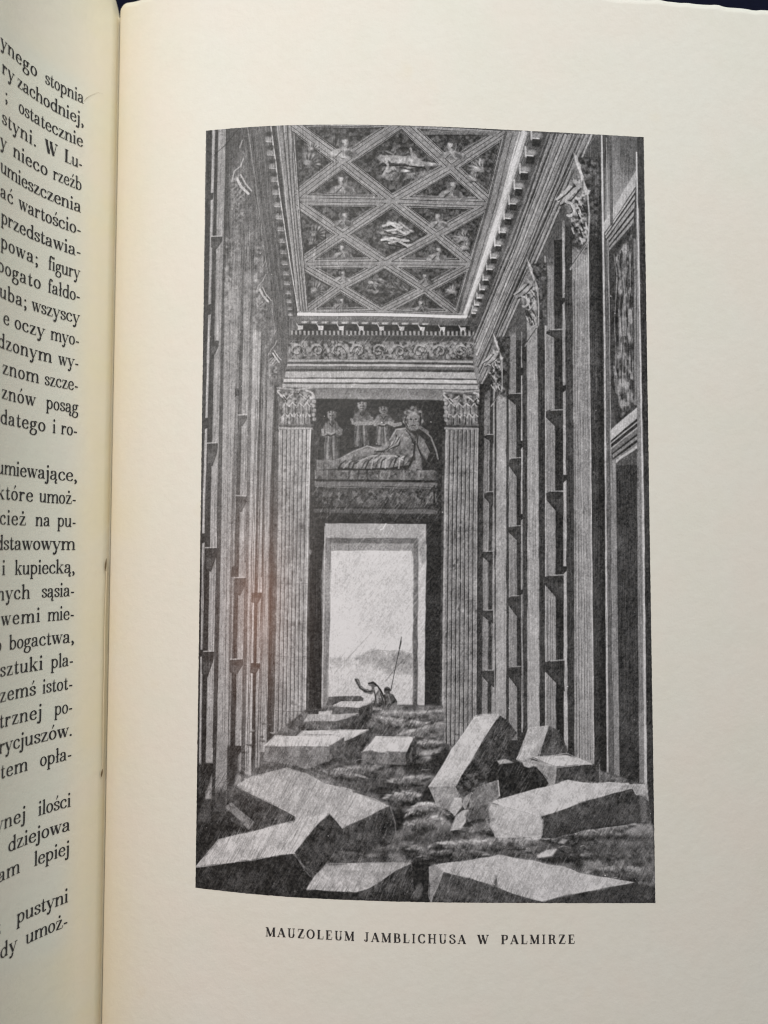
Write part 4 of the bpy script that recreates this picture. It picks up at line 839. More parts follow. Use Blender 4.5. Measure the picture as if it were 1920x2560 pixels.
line(T('D3', 985, 810, 1000, 960), 3, 206, .8)
for x_, y_, rx_, ry_, v_, a_ in ((585, 1250, 60, 500, 150, .20), (735, 1300, 40, 420, 178, .16), (1290, 1450, 110, 380, 150, .14), (1455, 1300, 30, 520, 176, .16), (1400, 900, 120, 220, 120, .16), (600, 700, 70, 240, 126, .22), (1560, 1500, 50, 400, 96, .18)):
    ell((x_, y_), rx_, ry_, v_, a_, soft=40, tex=26)
# ---- burin texture over the whole plate, specks, scuffed edges
lum = np.clip(G / 255.0, 0, 1)
mid = 4 * lum * (1 - lum)
yy, xx = np.mgrid[0:CH, 0:CW]
wallm = np.clip(np.maximum((300 - xx) / 60.0, (xx - 500) / 60.0 - np.clip((520 - yy) / 200.0, 0, 9)), 0, 1) * np.clip((1130 - yy) / 120.0, 0, 1)
G += H60 * (2.2 + 4.0 * mid) * (1 - .55 * wallm) + H60L * (.8 + 1.6 * mid) + HV * 7.0 * wallm * mid + GRN * (3.0 + 4.0 * mid) + STIP * (1.5 + 6.5 * mid) * (.45 + .75 * lum)
G += smooth_noise(5, 30) * 3.0 + smooth_noise(14, 33) * 3.0 + smooth_noise(26, 31) * 3.0 + smooth_noise(70, 32) * 3.0
for _ in range(70):
    x, y = rng.integers(4, CW - 4), rng.integers(4, CH - 4)
    if G[y, x] < 130: G[y:y + 2, x:x + rng.integers(1, 3)] += rng.uniform(40, 110)
for p, q in (((604, 314), (560, 366)), ((560, 366), (536, 388))): line([p, q], 1.6, 34, .8, wob=.5)
line(c2(905, 118, 880, 160), 3, 236, .95); line(c2(850, 180, 880, 165), 3, 230, .9)
G = np.where(G < 116, 114 + (G - 116) * 1.20, 114 + (G - 116) * 1.17)
G = np.clip(G, 26, 236)
# ------------------------------------------------------------------ materials
def lin(v):
    v = np.asarray(v, float) / 255.0
    return np.where(v <= .04045, v / 12.92, ((v + .055) / 1.055) ** 2.4)
def new_mat(name, rough=.8, spec=.2):
    m = bpy.data.materials.new(name); m.use_nodes = True
    nt = m.node_tree; b = nt.nodes['Principled BSDF']
    b.inputs['Roughness'].default_value = rough
    b.inputs['Specular IOR Level'].default_value = spec
    return m, nt, b
def N(nt, kind, **kw):
    n = nt.nodes.new(kind)
    for k, v in kw.items():
        if k.startswith('_'): setattr(n, k[1:], v)
        else: n.inputs[k.replace('__', ' ')].default_value = v
    return n
def mixc(nt, fac, a, b, mode='MIX'):
    n = nt.nodes.new('ShaderNodeMix'); n.data_type = 'RGBA'; n.blend_type = mode
    for sock, v in ((n.inputs[0], fac), (n.inputs[6], a), (n.inputs[7], b)):
        if hasattr(v, 'links') or hasattr(v, 'is_linked'): nt.links.new(v, sock)
        else: sock.default_value = v
    return n.outputs[2]
def ramp(nt, src, stops):
    n = nt.nodes.new('ShaderNodeValToRGB'); r = n.color_ramp
    while len(r.elements) < len(stops): r.elements.new(.5)
    for e, (p, v) in zip(r.elements, stops):
        e.position = p; e.color = (v, v, v, 1) if not isinstance(v, tuple) else v
    nt.links.new(src, n.inputs[0]); return n.outputs[0]
def noise(nt, vec, scale, detail=3.0, rough=.55):
    n = N(nt, 'ShaderNodeTexNoise', Scale=scale, Detail=detail, Roughness=rough)
    nt.links.new(vec, n.inputs['Vector']); return n.outputs[0]

PAPER = (.725, .735, .692)
def paper_material(name, text_side):
    m, nt, b = new_mat(name, .72, .18)
    tc = nt.nodes.new('ShaderNodeTexCoord').outputs['Object']
    at = N(nt, 'ShaderNodeAttribute', _attribute_name='gutter').outputs['Fac']
    big = noise(nt, tc, 26, 3); fine = noise(nt, tc, 420, 4, .65); mid = noise(nt, tc, 120, 3)
    wob = N(nt, 'ShaderNodeMath', _operation='MULTIPLY_ADD'); nt.links.new(big, wob.inputs[0]); wob.inputs[1].default_value = .006; nt.links.new(at, wob.inputs[2])
    base = (.735, .705, .610, 1) if text_side else (*PAPER, 1)
    tone = .85 if text_side else .78
    col = mixc(nt, ramp(nt, big, [(.3, 0.0), (.75, 1.0)]), base, (.72, .70, .615, 1) if text_side else (.728, .73, .682, 1))
    # browning of the paper along the fold
    sc = N(nt, 'ShaderNodeMath', _operation='MULTIPLY'); nt.links.new(wob.outputs[0], sc.inputs[0]); sc.inputs[1].default_value = 20.0
    tan = ramp(nt, sc.outputs[0], [(.02, tone), (.14, tone * .75), (.32, tone * .28), (.60, 0.0)])
    col = mixc(nt, tan, col, (.74, .67, .47, 1))
    if text_side:
        # the printed area has stayed greyer than the margins
        tx = N(nt, 'ShaderNodeAttribute', _attribute_name='printed').outputs['Fac']
        col = mixc(nt, tx, col, (.705, .70, .625, 1))
    # faint rosy and greenish clouds of old rag paper
    col = mixc(nt, ramp(nt, noise(nt, tc, 55, 4), [(.42, 0.0), (.66, .30)]), col, (.76, .69, .64, 1))
    col = mixc(nt, ramp(nt, noise(nt, tc, 61, 4, .6), [(.50, 0.0), (.72, .30)]), col, (.68, .70, .62, 1))
    foxing = ramp(nt, noise(nt, tc, 70, 2), [(.70, 0.0), (.80, .22)])
    col = mixc(nt, foxing, col, (.70, .60, .40, 1))
    col = mixc(nt, ramp(nt, fine, [(.3, .10), (.7, 0.0)]), col, (.55, .52, .46, 1))
    col = mixc(nt, ramp(nt, mid, [(.35, .06), (.65, 0.0)]), col, (.72, .62, .52, 1))
    nt.links.new(col, b.inputs['Base Color'])
    bump = N(nt, 'ShaderNodeBump', Strength=.35, Distance=.0003); nt.links.new(fine, bump.inputs['Height']); nt.links.new(bump.outputs[0], b.inputs['Normal'])
    return m
M_right = paper_material('plate_paper', False)
M_left = paper_material('text_paper', True)

M_ink, nt, b = new_mat('letterpress_ink', .6, .25)
tc = nt.nodes.new('ShaderNodeTexCoord').outputs['Object']
nt.links.new(mixc(nt, ramp(nt, noise(nt, tc, 900, 3), [(.35, 0.0), (.75, .6)]), (.022, .021, .023, 1), (.075, .07, .068, 1)), b.inputs['Base Color'])

M_print, nt, b = new_mat('halftone_ink', .27, .30)
at = N(nt, 'ShaderNodeAttribute', _attribute_name='ink').outputs['Color']
tc = nt.nodes.new('ShaderNodeTexCoord').outputs['Object']
nt.links.new(mixc(nt, ramp(nt, noise(nt, tc, 1500, 2), [(.3, .10), (.6, 0.0)]), at, (.3, .29, .28, 1)), b.inputs['Base Color'])

M_edge, nt, b = new_mat('page_edges', .9, .1)
tc = nt.nodes.new('ShaderNodeTexCoord').outputs['Object']
mp = N(nt, 'ShaderNodeMapping', Scale=(120, 120, 5200)); nt.links.new(tc, mp.inputs[0])
nt.links.new(mixc(nt, noise(nt, mp.outputs[0], 1.0, 2), (.17, .115, .06, 1), (.45, .36, .22, 1)), b.inputs['Base Color'])
M_cover, nt, b = new_mat('cover_cloth', .85, .2)
tc = nt.nodes.new('ShaderNodeTexCoord').outputs['Object']
nt.links.new(mixc(nt, noise(nt, tc, 700, 3), (.05, .018, .010, 1), (.10, .035, .02, 1)), b.inputs['Base Color'])
M_table, nt, b = new_mat('navy_cloth', .95, .1)
tc = nt.nodes.new('ShaderNodeTexCoord').outputs['Object']
nt.links.new(mixc(nt, noise(nt, tc, 900, 3), (.002, .003, .010, 1), (.006, .008, .026, 1)), b.inputs['Base Color'])
M_thread, nt, b = new_mat('linen_thread', .8, .2); b.inputs['Base Color'].default_value = (.62, .55, .40, 1)
M_hole, nt, b = new_mat('dark_slit', .9, .1); b.inputs['Base Color'].default_value = (.14, .10, .055, 1)
M_hair, nt, b = new_mat('hair_strand', .5, .3); b.inputs['Base Color'].default_value = (.33, .27, .18, 1)

# ------------------------------------------------------------------ mesh helpers
col_ = scene.collection
def mesh_obj(name, V, F, mat, parent=None, smooth=True):
    me = bpy.data.meshes.new(name)
    V = np.asarray(V, np.float32).reshape(-1, 3)
    F = np.asarray(F, np.int32)
    me.vertices.add(len(V)); me.vertices.foreach_set('co', V.ravel())
    k = F.shape[1]
    me.loops.add(F.size); me.loops.foreach_set('vertex_index', F.ravel())
    me.polygons.add(len(F)); me.polygons.foreach_set('loop_start', np.arange(0, F.size, k, dtype=np.int32))
    try: me.polygons.foreach_set('loop_total', np.full(len(F), k, np.int32))
    except Exception: pass
    me.polygons.foreach_set('use_smooth', np.full(len(F), smooth))
    me.materials.append(mat)
    me.update(calc_edges=True); me.validate()
    o = bpy.data.objects.new(name, me); col_.objects.link(o)
    if parent: o.parent = parent
    return o
def grid_faces(ni, nj, base=0, flip=False):
    i, j = np.meshgrid(np.arange(ni - 1), np.arange(nj - 1), indexing='ij')
    a = (i * nj + j).ravel() + base
    f = np.stack([a, a + nj, a + nj + 1, a + 1], 1)
    return f[:, ::-1] if flip else f
def attr(o, name, vals):
    a = o.data.attributes.new(name, 'FLOAT', 'POINT'); a.data.foreach_set('value', np.asarray(vals, np.float32))
def tube(name, pts, r, mat, parent=None, n=6):
    P = np.asarray(pts, float); T_ = np.gradient(P, axis=0); T_ /= np.linalg.norm(T_, axis=1)[:, None]
    up = np.array([0.3, 0.1, 1.0]); A = np.cross(T_, up); A /= np.linalg.norm(A, axis=1)[:, None]; B = np.cross(T_, A)
    r = np.broadcast_to(r, len(P))
    ang = np.linspace(0, 2 * np.pi, n, endpoint=False)
    V = P[:, None] + r[:, None, None] * (A[:, None] * np.cos(ang)[None, :, None] + B[:, None] * np.sin(ang)[None, :, None])
    F = [(i * n + j, i * n + (j + 1) % n, (i + 1) * n + (j + 1) % n, (i + 1) * n + j) for i in range(len(P) - 1) for j in range(n)]
    return mesh_obj(name, V, F, mat, parent)

# ------------------------------------------------------------------ the setting and the book
tb = mesh_obj('table', [(-3, -3, -.0262), (3, -3, -.0262), (3, 3, -.0262), (-3, 3, -.0262)], [(0, 1, 2, 3)], M_table, smooth=False)
tb['kind'] = 'structure'

book = bpy.data.objects.new('open_book', None); col_.objects.link(book)
book.location = (0, 0, -.026)
bpy.context.view_layer.update()
book['label'] = 'old open book, text page at left, engraved ruin picture at right, lying on dark cloth'
book['category'] = 'book'
def under(o, parent):
    o.parent = parent
    o.matrix_parent_inverse = parent.matrix_world.inverted()
    return o

PTOP, PPSI, PBOT, PWID = .132338, -.041563, -.130, .1665
def top_edge(s, seed, amp=1.0):
    r = np.random.default_rng(seed)
    y = PTOP + PPSI * s
    for k, a in ((180, .00022), (420, .00022), (900, .00016), (1700, .00008)):
        y = y + amp * a * np.sin(s * k + r.uniform(0, 6.28)) * (.6 + .4 * np.sin(s * k * .37 + 1))
    return y - (.0011 if amp == 1.0 else 0.0) * np.clip((.004 - s) / .004, 0, 1) ** 2.2
sv = np.concatenate([np.linspace(0, .004, 14)[:-1], np.linspace(.004, .03, 40)[:-1], np.linspace(.03, PWID, 130)])
def groove(s):
    """the last millimetre before the fold drops into the sewing"""
    return -.0016 * np.clip((.0012 - s) / .0012, 0, 1) ** 1.5 - .0007 * np.clip((.0045 - s) / .0045, 0, 1) ** 2
def sheet(name, side, seed, mat, wmax):
    s = sv[sv <= wmax]; top = top_edge(s, seed) + (0 if side > 0 else .010 * np.clip(s / .004, 0, 1) ** .7); f = np.linspace(0, 1, 160) ** .8
    V = []
    tt = PBOT + (top[:, None] - PBOT) * f[None]
    ss = np.broadcast_to(s[:, None], tt.shape)
    rr = np.random.default_rng(seed + 5)
    swell = .00022 * np.sin(tt * 55 + 1.0) * np.sin(ss * 60 + .5) * np.clip(ss / .03, 0, 1)      # cockling of the old paper
    swell = swell * np.clip((np.maximum(np.abs(ss - .079) / .064, np.abs(tt - .0053) / .104) - 1.0) / .35, 0, 1) if side > 0 else swell * 0
    up = page_point(side, ss.ravel(), tt.ravel()) + np.stack([0 * ss.ravel(), 0 * ss.ravel(), groove(ss.ravel()) + swell.ravel()], 1)
    up[:, 0] += side * .00006
    dn = up - np.array([0, 0, .00014])
    ni, nj = tt.shape; n = ni * nj
    F = np.concatenate([grid_faces(ni, nj, 0, side < 0), grid_faces(ni, nj, n, side > 0)])
    idx = np.arange(n).reshape(ni, nj)
    for ring in (idx[:, -1], idx[-1, :], idx[:, 0], idx[0, :]):
        F = np.concatenate([F, np.stack([ring[:-1], ring[1:], ring[1:] + n, ring[:-1] + n], 1)])
    o = mesh_obj(name, np.concatenate([up, dn]), F, mat)
    attr(o, 'gutter', np.tile(ss.ravel(), 2))
    if side < 0:
        sm = lambda a, b, x: np.clip((x - a) / (b - a), 0, 1) ** 2 * (3 - 2 * np.clip((x - a) / (b - a), 0, 1))
        pr = sm(.0045, .0120, ss) * sm(.112, .107, tt) * sm(-.100, -.094, tt)
        attr(o, 'printed', np.tile(pr.ravel(), 2))
    return under(o, book)
right_page = sheet('right_page', 1, 3, M_right, PWID)
left_page = sheet('left_page', -1, 8, M_left, .155)
right_page['label'] = 'right page with a grey engraving and caption'
left_page['label'] = 'left page of black serif text rising steeply from the fold'

def leaves(name, side, wmax, seed):
    s = np.linspace(0, wmax - .0015, 90)
    top = top_edge(s, seed, 1.5) - .0007
    P = page_point(side, s, 0 * s); P[:, 2] += groove(s) - .0009
    P[:, 2] -= .0012 * np.clip((.004 - s) / .004, 0, 1)
    V = []
    for y in (None, PBOT + .0008):
        yy = top if y is None else np.full(len(s), y)
        V.append(np.stack([P[:, 0], yy, P[:, 2]], 1)); V.append(np.stack([P[:, 0], yy, np.full(len(s), -.0225)], 1))
    n = len(s); F = []
    for a, c in ((0, 1), (3, 2), (2, 0), (1, 3)):
        q = np.stack([np.arange(n - 1) + a * n, np.arange(1, n) + a * n, np.arange(1, n) + c * n, np.arange(n - 1) + c * n], 1); F.append(q)
    F = np.concatenate(F + [np.array([[n - 1, 2 * n - 1, 4 * n - 1, 3 * n - 1], [0, 2 * n, 3 * n, n]])])
    return under(mesh_obj(name, np.concatenate(V), F, M_edge, smooth=False), book)
leaves('page_block', 1, PWID, 21); leaves('page_block', -1, .155, 22)
xl0, xr1 = float(np.interp(.155, S, XL)) - .004, float(np.interp(PWID, S, XR)) + .004
y0, y1, z0, z1 = PBOT - .004, PTOP - .0005, -.026, -.0228
cv_v = [(x, y, z) for x in (xl0, -.012, .012, xr1) for y in (y0, y1) for z in (z0, z1)]
cf = []
for k in range(3):
    a = k * 4; c = a + 4
    cf += [(a, c, c + 2, a + 2), (a + 1, a + 3, c + 3, c + 1), (a, a + 1, c + 1, c), (a + 2, c + 2, c + 3, a + 3)]
cf += [(0, 2, 3, 1), (12, 13, 15, 14)]
under(mesh_obj('cover', cv_v, cf, M_cover, smooth=False), book)
# headband and sewing
under(tube('headband', [(.0002 + .004 * math.sin(a), PTOP - .0016, -.0034 + .0006 * math.cos(a * 2)) for a in np.linspace(-1.2, 1.2, 14)], .0009, M_thread), book)
s_, t_ = measure(1, [(268.5, 1425), (264, 1700), (261.5, 1925)])
yy = np.linspace(t_[0], t_[-1], 24)
under(tube('binding_thread', [(-.00016 + .00005 * math.sin(k * .7), y, -.00005 - .0004 * (abs(k - 11.5) / 11.5) ** 6) for k, y in enumerate(yy)], .00011, M_thread), book)
for ya, yb in ((1396, 1428), (1924, 1944)):
    _, tq = measure(1, [(266, ya), (266, yb)])
    q = np.linspace(tq[1], tq[0], 9)
    under(tube('stitch_hole', np.stack([-.00030 + .00022 * np.linspace(0, 1, 9), q, np.full(9, .00012)], 1), .00016 * np.sin(np.linspace(.15, 3.0, 9)) + 2e-5, M_hole), book)

# ------------------------------------------------------------------ the printed picture
u = (np.arange(CW) + .5) / CW * PW; v = PH - (np.arange(CH) + .5) / CH * PH
U, Vv = np.meshgrid(u, v)
r2 = np.random.default_rng(5)
def ragged(n, k):
    return np.interp(np.arange(n), np.linspace(0, n, n // 3), r2.normal(0, 1, n // 3)) * k
eL, eR, eT, eB = ragged(CH, 2.6e-5), ragged(CH, 2.4e-5), ragged(CW, 2.4e-5), ragged(CW, 2.4e-5)
wl = np.clip(1 - U / .0006, 0, 1); wr = np.clip(1 - (PW - U) / .0006, 0, 1); wt = np.clip(1 - (PH - Vv) / .0006, 0, 1); wb = np.clip(1 - Vv / .0006, 0, 1)
U2 = U + eL[:, None] * wl + eR[:, None] * wr; V2 = Vv + eT[None] * wt + eB[None] * wb
s, t = plate_st(U2, V2)
P = page_point(1, s.ravel(), t.ravel(), 4e-5)
pic = mesh_obj('printed_picture', P, grid_faces(CH, CW), M_print)
g = lin(G) / lin(224.0)
g = np.clip(g - .012, .012, 1)
ink = np.empty((CH, CW, 4), np.float32); ink[..., 3] = 1
for c, (pc, tint) in enumerate(zip(PAPER, (.985, .995, 1.075))): ink[..., c] = g * (pc * .35 + .73 * .65) * tint
a = pic.data.attributes.new('ink', 'FLOAT_COLOR', 'POINT'); a.data.foreach_set('color', ink.ravel())
under(pic, right_page)
pic['label'] = 'grey engraving of a ruined columned hall with coffered ceiling and fallen blocks'
# ------------------------------------------------------------------ lettering (a modern-face roman drawn stroke by stroke)
TH, HA = .19, .075
def st(x, y0, y1, w=TH): return ('l', [(x, y0, w), (x, y1, w)])
def hz(x0, x1, y, w=HA): return ('l', [(x0, y, w), (x1, y, w)])
def sl(x0, y0, x1, y1, w): return ('l', [(x0, y0, w), (x1, y1, w)])
def cu(*p): return ('p', list(zip(p[::2], p[1::2])))
def dt(x, y, r=.115): return ('d', x, y, r)
def ring(cx, cy, rx, ry): return ('o', cx, cy, rx, ry)
def foot(x): return hz(x - .19, x + .19, .03)
def flag(x, y): return ('l', [(x - .2, y - .1, .03), (x - .02, y - .03, .13)])
ARCH = cu(.27, .72, .36, .9, .52, .97, .67, .93, .75, .78, .77, .55)
BOWL = cu(.26, .76, .36, .93, .52, .97, .74, .8, .8, .5, .74, .2, .52, .03, .36, .06, .26, .22)
LBOWL = cu(.70, .76, .6, .93, .44, .97, .22, .8, .15, .5, .22, .2, .44, .03, .6, .06, .70, .22)
A_ = [dt(.21, .73, .1), cu(.16, .76, .22, .92, .42, .97, .58, .9, .63, .68), st(.63, .16, .72), ('l', [(.63, .18, TH), (.70, .05, .1), (.84, .04, .05)]), cu(.6, .57, .36, .5, .17, .4, .12, .22, .2, .06, .36, .04, .52, .12, .61, .28)]
E_ = [hz(.15, .72, .54), cu(.72, .54, .68, .8, .56, .94, .43, .97, .22, .83, .12, .5, .22, .15, .46, .03, .62, .07, .76, .25)]
C_ = [cu(.7, .78, .58, .94, .45, .97, .22, .83, .12, .5, .22, .15, .46, .03, .62, .07, .76, .25), dt(.67, .76, .1)]
O_ = [ring(.43, .5, .31, .47)]
N_ = [st(.19, 0, 1), flag(.19, 1), foot(.19), ARCH, st(.77, 0, .58), foot(.77)]
S_ = [cu(.59, .68, .56, .9, .36, .97, .16, .88, .15, .7, .36, .54, .58, .38, .6, .16, .38, .03, .17, .1, .12, .32), hz(.1, .14, .2, .2), hz(.57, .61, .8, .2)]
Z_ = [hz(.08, .7, .96), hz(.06, .76, .04), sl(.62, .95, .14, .05, .2), sl(.09, .96, .07, .7, .06), sl(.74, .04, .77, .32, .06)]
def acute(x): return ('l', [(x - .06, 1.16, .05), (x + .12, 1.46, .15)])
OGO = lambda x: cu(x, .03, x - .12, -.14, x - .08, -.3, x + .08, -.27)
GL = {
 'a': (.9, A_), 'ą': (.9, A_ + [OGO(.76)]), 'b': (.96, [st(.19, 0, 1.45), flag(.19, 1.45), BOWL]), 'c': (.84, C_), 'ć': (.84, C_ + [acute(.44)]),
 'd': (.98, [st(.77, 0, 1.45), flag(.77, 1.45), LBOWL, hz(.77, .95, .03)]), 'e': (.86, E_), 'ę': (.86, E_ + [OGO(.6)]),
 'f': (.56, [st(.24, 0, 1.15), foot(.24), cu(.24, 1.1, .27, 1.32, .38, 1.44, .5, 1.45), dt(.55, 1.35, .1), hz(.05, .48, .97)]),
 'g': (.86, [ring(.38, .66, .235, .29), cu(.24, .42, .15, .3, .17, .2, .32, .13, .58, .1, .74, -.02, .73, -.24, .56, -.39, .34, -.41, .12, -.32, .1, -.14, .2, .0, .34, .1), cu(.56, .85, .64, .96, .74, .98), dt(.78, .92, .075)]),
 'h': (1.0, [st(.19, 0, 1.45), flag(.19, 1.45), foot(.19), ARCH, st(.77, 0, .58), foot(.77)]),
 'i': (.46, [st(.22, 0, 1), flag(.22, 1), foot(.22), dt(.21, 1.33)]), 'j': (.46, [st(.24, -.12, 1), flag(.24, 1), cu(.24, -.08, .2, -.32, .08, -.41), dt(.0, -.33, .1), dt(.23, 1.33)]),
 'k': (.98, [st(.19, 0, 1.45), flag(.19, 1.45), foot(.19), sl(.26, .42, .7, .96, HA), hz(.54, .9, .97), sl(.42, .6, .76, .04, .18), hz(.56, .96, .03)]),
 'l': (.44, [st(.22, 0, 1.45), flag(.22, 1.45), foot(.22)]), 'ł': (.48, [st(.24, 0, 1.45), flag(.24, 1.45), foot(.24), sl(.04, .62, .46, .92, .09)]),
 'm': (1.52, N_ + [('p', [(x + .57, y) for x, y in ARCH[1]]), st(1.34, 0, .58), foot(1.34)]), 'n': (1.0, N_), 'ń': (1.0, N_ + [acute(.45)]),
 'o': (.88, O_), 'ó': (.88, O_ + [acute(.42)]), 'p': (.97, [st(.19, -.42, 1), flag(.19, 1), hz(0, .38, -.4), BOWL]),
 'r': (.72, [st(.19, 0, 1), flag(.19, 1), foot(.19), cu(.27, .68, .36, .9, .52, .97), dt(.58, .87, .11)]), 's': (.72, S_), 'ś': (.72, S_ + [acute(.36)]),
 't': (.6, [('l', [(.25, .2, TH), (.25, .95, TH), (.27, 1.28, .05)]), hz(.04, .52, .97), cu(.25, .25, .28, .06, .4, .03, .54, .18)]),
 'u': (1.0, [st(.19, .3, 1), flag(.19, 1), cu(.19, .36, .23, .1, .4, .03, .58, .1, .72, .32), st(.76, 0, 1), flag(.76, 1), hz(.76, .94, .03)]),
 'w': (1.24, [hz(-.02, .34, .97), sl(.14, .96, .40, .03, .19), sl(.40, .03, .62, .95, HA), hz(.44, .8, .97), sl(.6, .96, .86, .03, .19), sl(.86, .03, 1.1, .96, HA), hz(.98, 1.24, .97)]),
 'y': (.92, [hz(-.02, .34, .97), sl(.14, .96, .46, .06, .19), sl(.78, .96, .40, -.12, HA), hz(.62, .94, .97), cu(.42, -.06, .34, -.28, .2, -.4), dt(.15, -.32, .1)]),
 'z': (.82, Z_), 'ź': (.82, Z_ + [acute(.4)]), 'ż': (.82, Z_ + [dt(.42, 1.3)]),
 '-': (.56, [hz(.08, .48, .42, .15)]), '.': (.4, [dt(.18, .1)]), ',': (.42, [dt(.19, .1), cu(.27, .08, .25, -.12, .12, -.24)]), ';': (.44, [dt(.2, .82), dt(.2, .1), cu(.28, .08, .26, -.12, .13, -.24)]),
}
def caps(k):
    q = {
    'M': (1.1, [sl(.16, 0, .16, 1, HA), sl(.18, .98, .54, .03, .22), sl(.54, .03, .9, .98, HA), st(.92, 0, 1, .22), hz(.02, .3, .03), hz(.76, 1.08, .03), hz(.02, .26, .97), hz(.84, 1.08, .97)]),
    'A': (.92, [sl(.12, .02, .44, .98, HA), sl(.44, .98, .78, .02, .22), hz(.24, .64, .33), hz(0, .26, .03), hz(.62, .94, .03)]),
    'U': (.92, [st(.22, .34, 1, .16), cu(.22, .4, .27, .1, .46, .02, .66, .1, .72, .4), sl(.72, .36, .72, 1, HA), hz(.06, .4, .97), hz(.58, .86, .97)]),
    'Z': (.82, [hz(.1, .72, .97), hz(.08, .76, .03), sl(.64, .96, .16, .04, .22), sl(.11, .97, .09, .7, .05), sl(.74, .03, .78, .32, .05)]),
    'O': (.96, [ring(.47, .5, .36, .47)]), 'L': (.76, [st(.22, 0, 1, .21), hz(.06, .7, .03), hz(.06, .4, .97), sl(.68, .03, .72, .34, .05)]),
    'E': (.8, [st(.22, 0, 1, .21), hz(.06, .7, .03), hz(.06, .68, .97), hz(.22, .5, .51), sl(.5, .38, .5, .64, .05), sl(.66, .97, .68, .72, .05), sl(.7, .03, .74, .3, .05)]),
    'J': (.56, [st(.34, .2, 1, .16), hz(.16, .52, .97), cu(.34, .26, .3, .05, .14, .02), dt(.1, .14, .085)]), 'I': (.46, [st(.23, 0, 1, .16), hz(.06, .4, .03), hz(.06, .4, .97)]),
    'B': (.84, [st(.22, 0, 1, .21), hz(.06, .46, .03), hz(.06, .44, .97), hz(.22, .46, .52), cu(.44, .97, .62, .9, .65, .75, .6, .58, .44, .52), cu(.46, .52, .66, .46, .72, .27, .66, .08, .46, .03)]),
    'C': (.88, [cu(.74, .74, .62, .93, .46, .97, .22, .84, .12, .5, .22, .16, .48, .03, .66, .08, .78, .28), sl(.76, .66, .76, .97, .05)]),
    'H': (1.0, [st(.22, 0, 1, .21), st(.78, 0, 1, .16), hz(.22, .78, .51), hz(.06, .4, .03), hz(.06, .4, .97), hz(.62, .95, .03), hz(.62, .95, .97)]),
    'S': (.74, [cu(.6, .7, .57, .9, .38, .97, .18, .88, .16, .7, .38, .54, .62, .38, .64, .16, .4, .03, .18, .1, .12, .34), sl(.11, .36, .11, .04, .05), sl(.62, .66, .62, .96, .05)]),
    'P': (.8, [st(.22, 0, 1, .21), hz(.06, .42, .03), hz(.06, .46, .97), cu(.44, .97, .66, .9, .7, .72, .64, .52, .44, .46, .24, .46)]),
    'R': (.9, [st(.22, 0, 1, .21), hz(.06, .42, .03), hz(.06, .46, .97), cu(.44, .97, .64, .9, .67, .74, .6, .56, .44, .51, .24, .51), cu(.46, .51, .62, .42, .66, .2, .74, .04, .88, .08)]),
    'W': (1.3, [hz(.0, .32, .97), sl(.16, .97, .44, .03, .22), sl(.44, .03, .64, .95, HA), sl(.6, .97, .9, .03, .22), sl(.9, .03, 1.16, .96, HA), hz(.48, .78, .97), hz(1.02, 1.3, .97)]),
    }
    a, strokes = q[k]; return a, strokes
def scaled(g, f):
    a, ss = g; out = []
    for q in ss:
        if q[0] == 'l': out.append(('l', [(x * f, y * f, w * (f if w > .1 else 1)) for x, y, w in q[1]]))
        elif q[0] == 'p': out.append(('p', [(x * f, y * f) for x, y in q[1]]))
        elif q[0] == 'd': out.append(('d', q[1] * f, q[2] * f, q[3] * f))
        else: out.append(('o',) + tuple(c * f for c in q[1:]))
    return a * f, out
GL['W'] = scaled(caps('W'), 1.42); GL['L'] = scaled(caps('L'), 1.42)

def strips(q):
    """one stroke -> a chain of (left point, right point) pairs"""
    if q[0] == 'd':
        a = np.linspace(0, np.pi, 9)
        x = q[1] - q[3] * np.cos(a); h = q[3] * np.sin(a)
        return np.stack([x, q[2] + h], 1), np.stack([x, q[2] - h], 1)
    if q[0] == 'l':
        p = np.array(q[1], float); P = []
        for a, c in zip(p[:-1], p[1:]):
            n = max(2, int(np.hypot(*(c - a)[:2]) / .25) + 1)
            P += [a + (c - a) * k / n for k in range(n)]
        P = np.array(P + [p[-1]]); xy, w = P[:, :2], P[:, 2]
        tg = np.gradient(xy, axis=0)
    else:
        if q[0] == 'o':
            a = np.linspace(0, 2 * np.pi, 33); xy = np.stack([q[1] + q[3] * np.cos(a), q[2] + q[4] * np.sin(a)], 1)
            tg = np.stack([-q[3] * np.sin(a), q[4] * np.cos(a)], 1)
        else:
            p = np.array(q[1], float); n = len(p)
            e = np.concatenate([[2 * p[0] - p[1]], p, [2 * p[-1] - p[-2]]]); xy = []
            for i in range(1, n):
                for k in np.linspace(0, 1, 6, endpoint=False):
                    a, b_, c, d = e[i - 1], e[i], e[i + 1], e[i + 2]
                    xy.append(.5 * (2 * b_ + (c - a) * k + (2 * a - 5 * b_ + 4 * c - d) * k ** 2 + (3 * b_ - a - 3 * c + d) * k ** 3))
            xy = np.array(xy + [p[-1]]); tg = np.gradient(xy, axis=0)
        tn = tg / np.linalg.norm(tg, axis=1)[:, None]
        w = HA + (TH - HA) * np.abs(tn[:, 1]) ** 1.6
    tn = tg / (np.linalg.norm(tg, axis=1)[:, None] + 1e-12)
    nn = np.stack([-tn[:, 1], tn[:, 0]], 1)
    return xy + nn * w[:, None] / 2, xy - nn * w[:, None] / 2
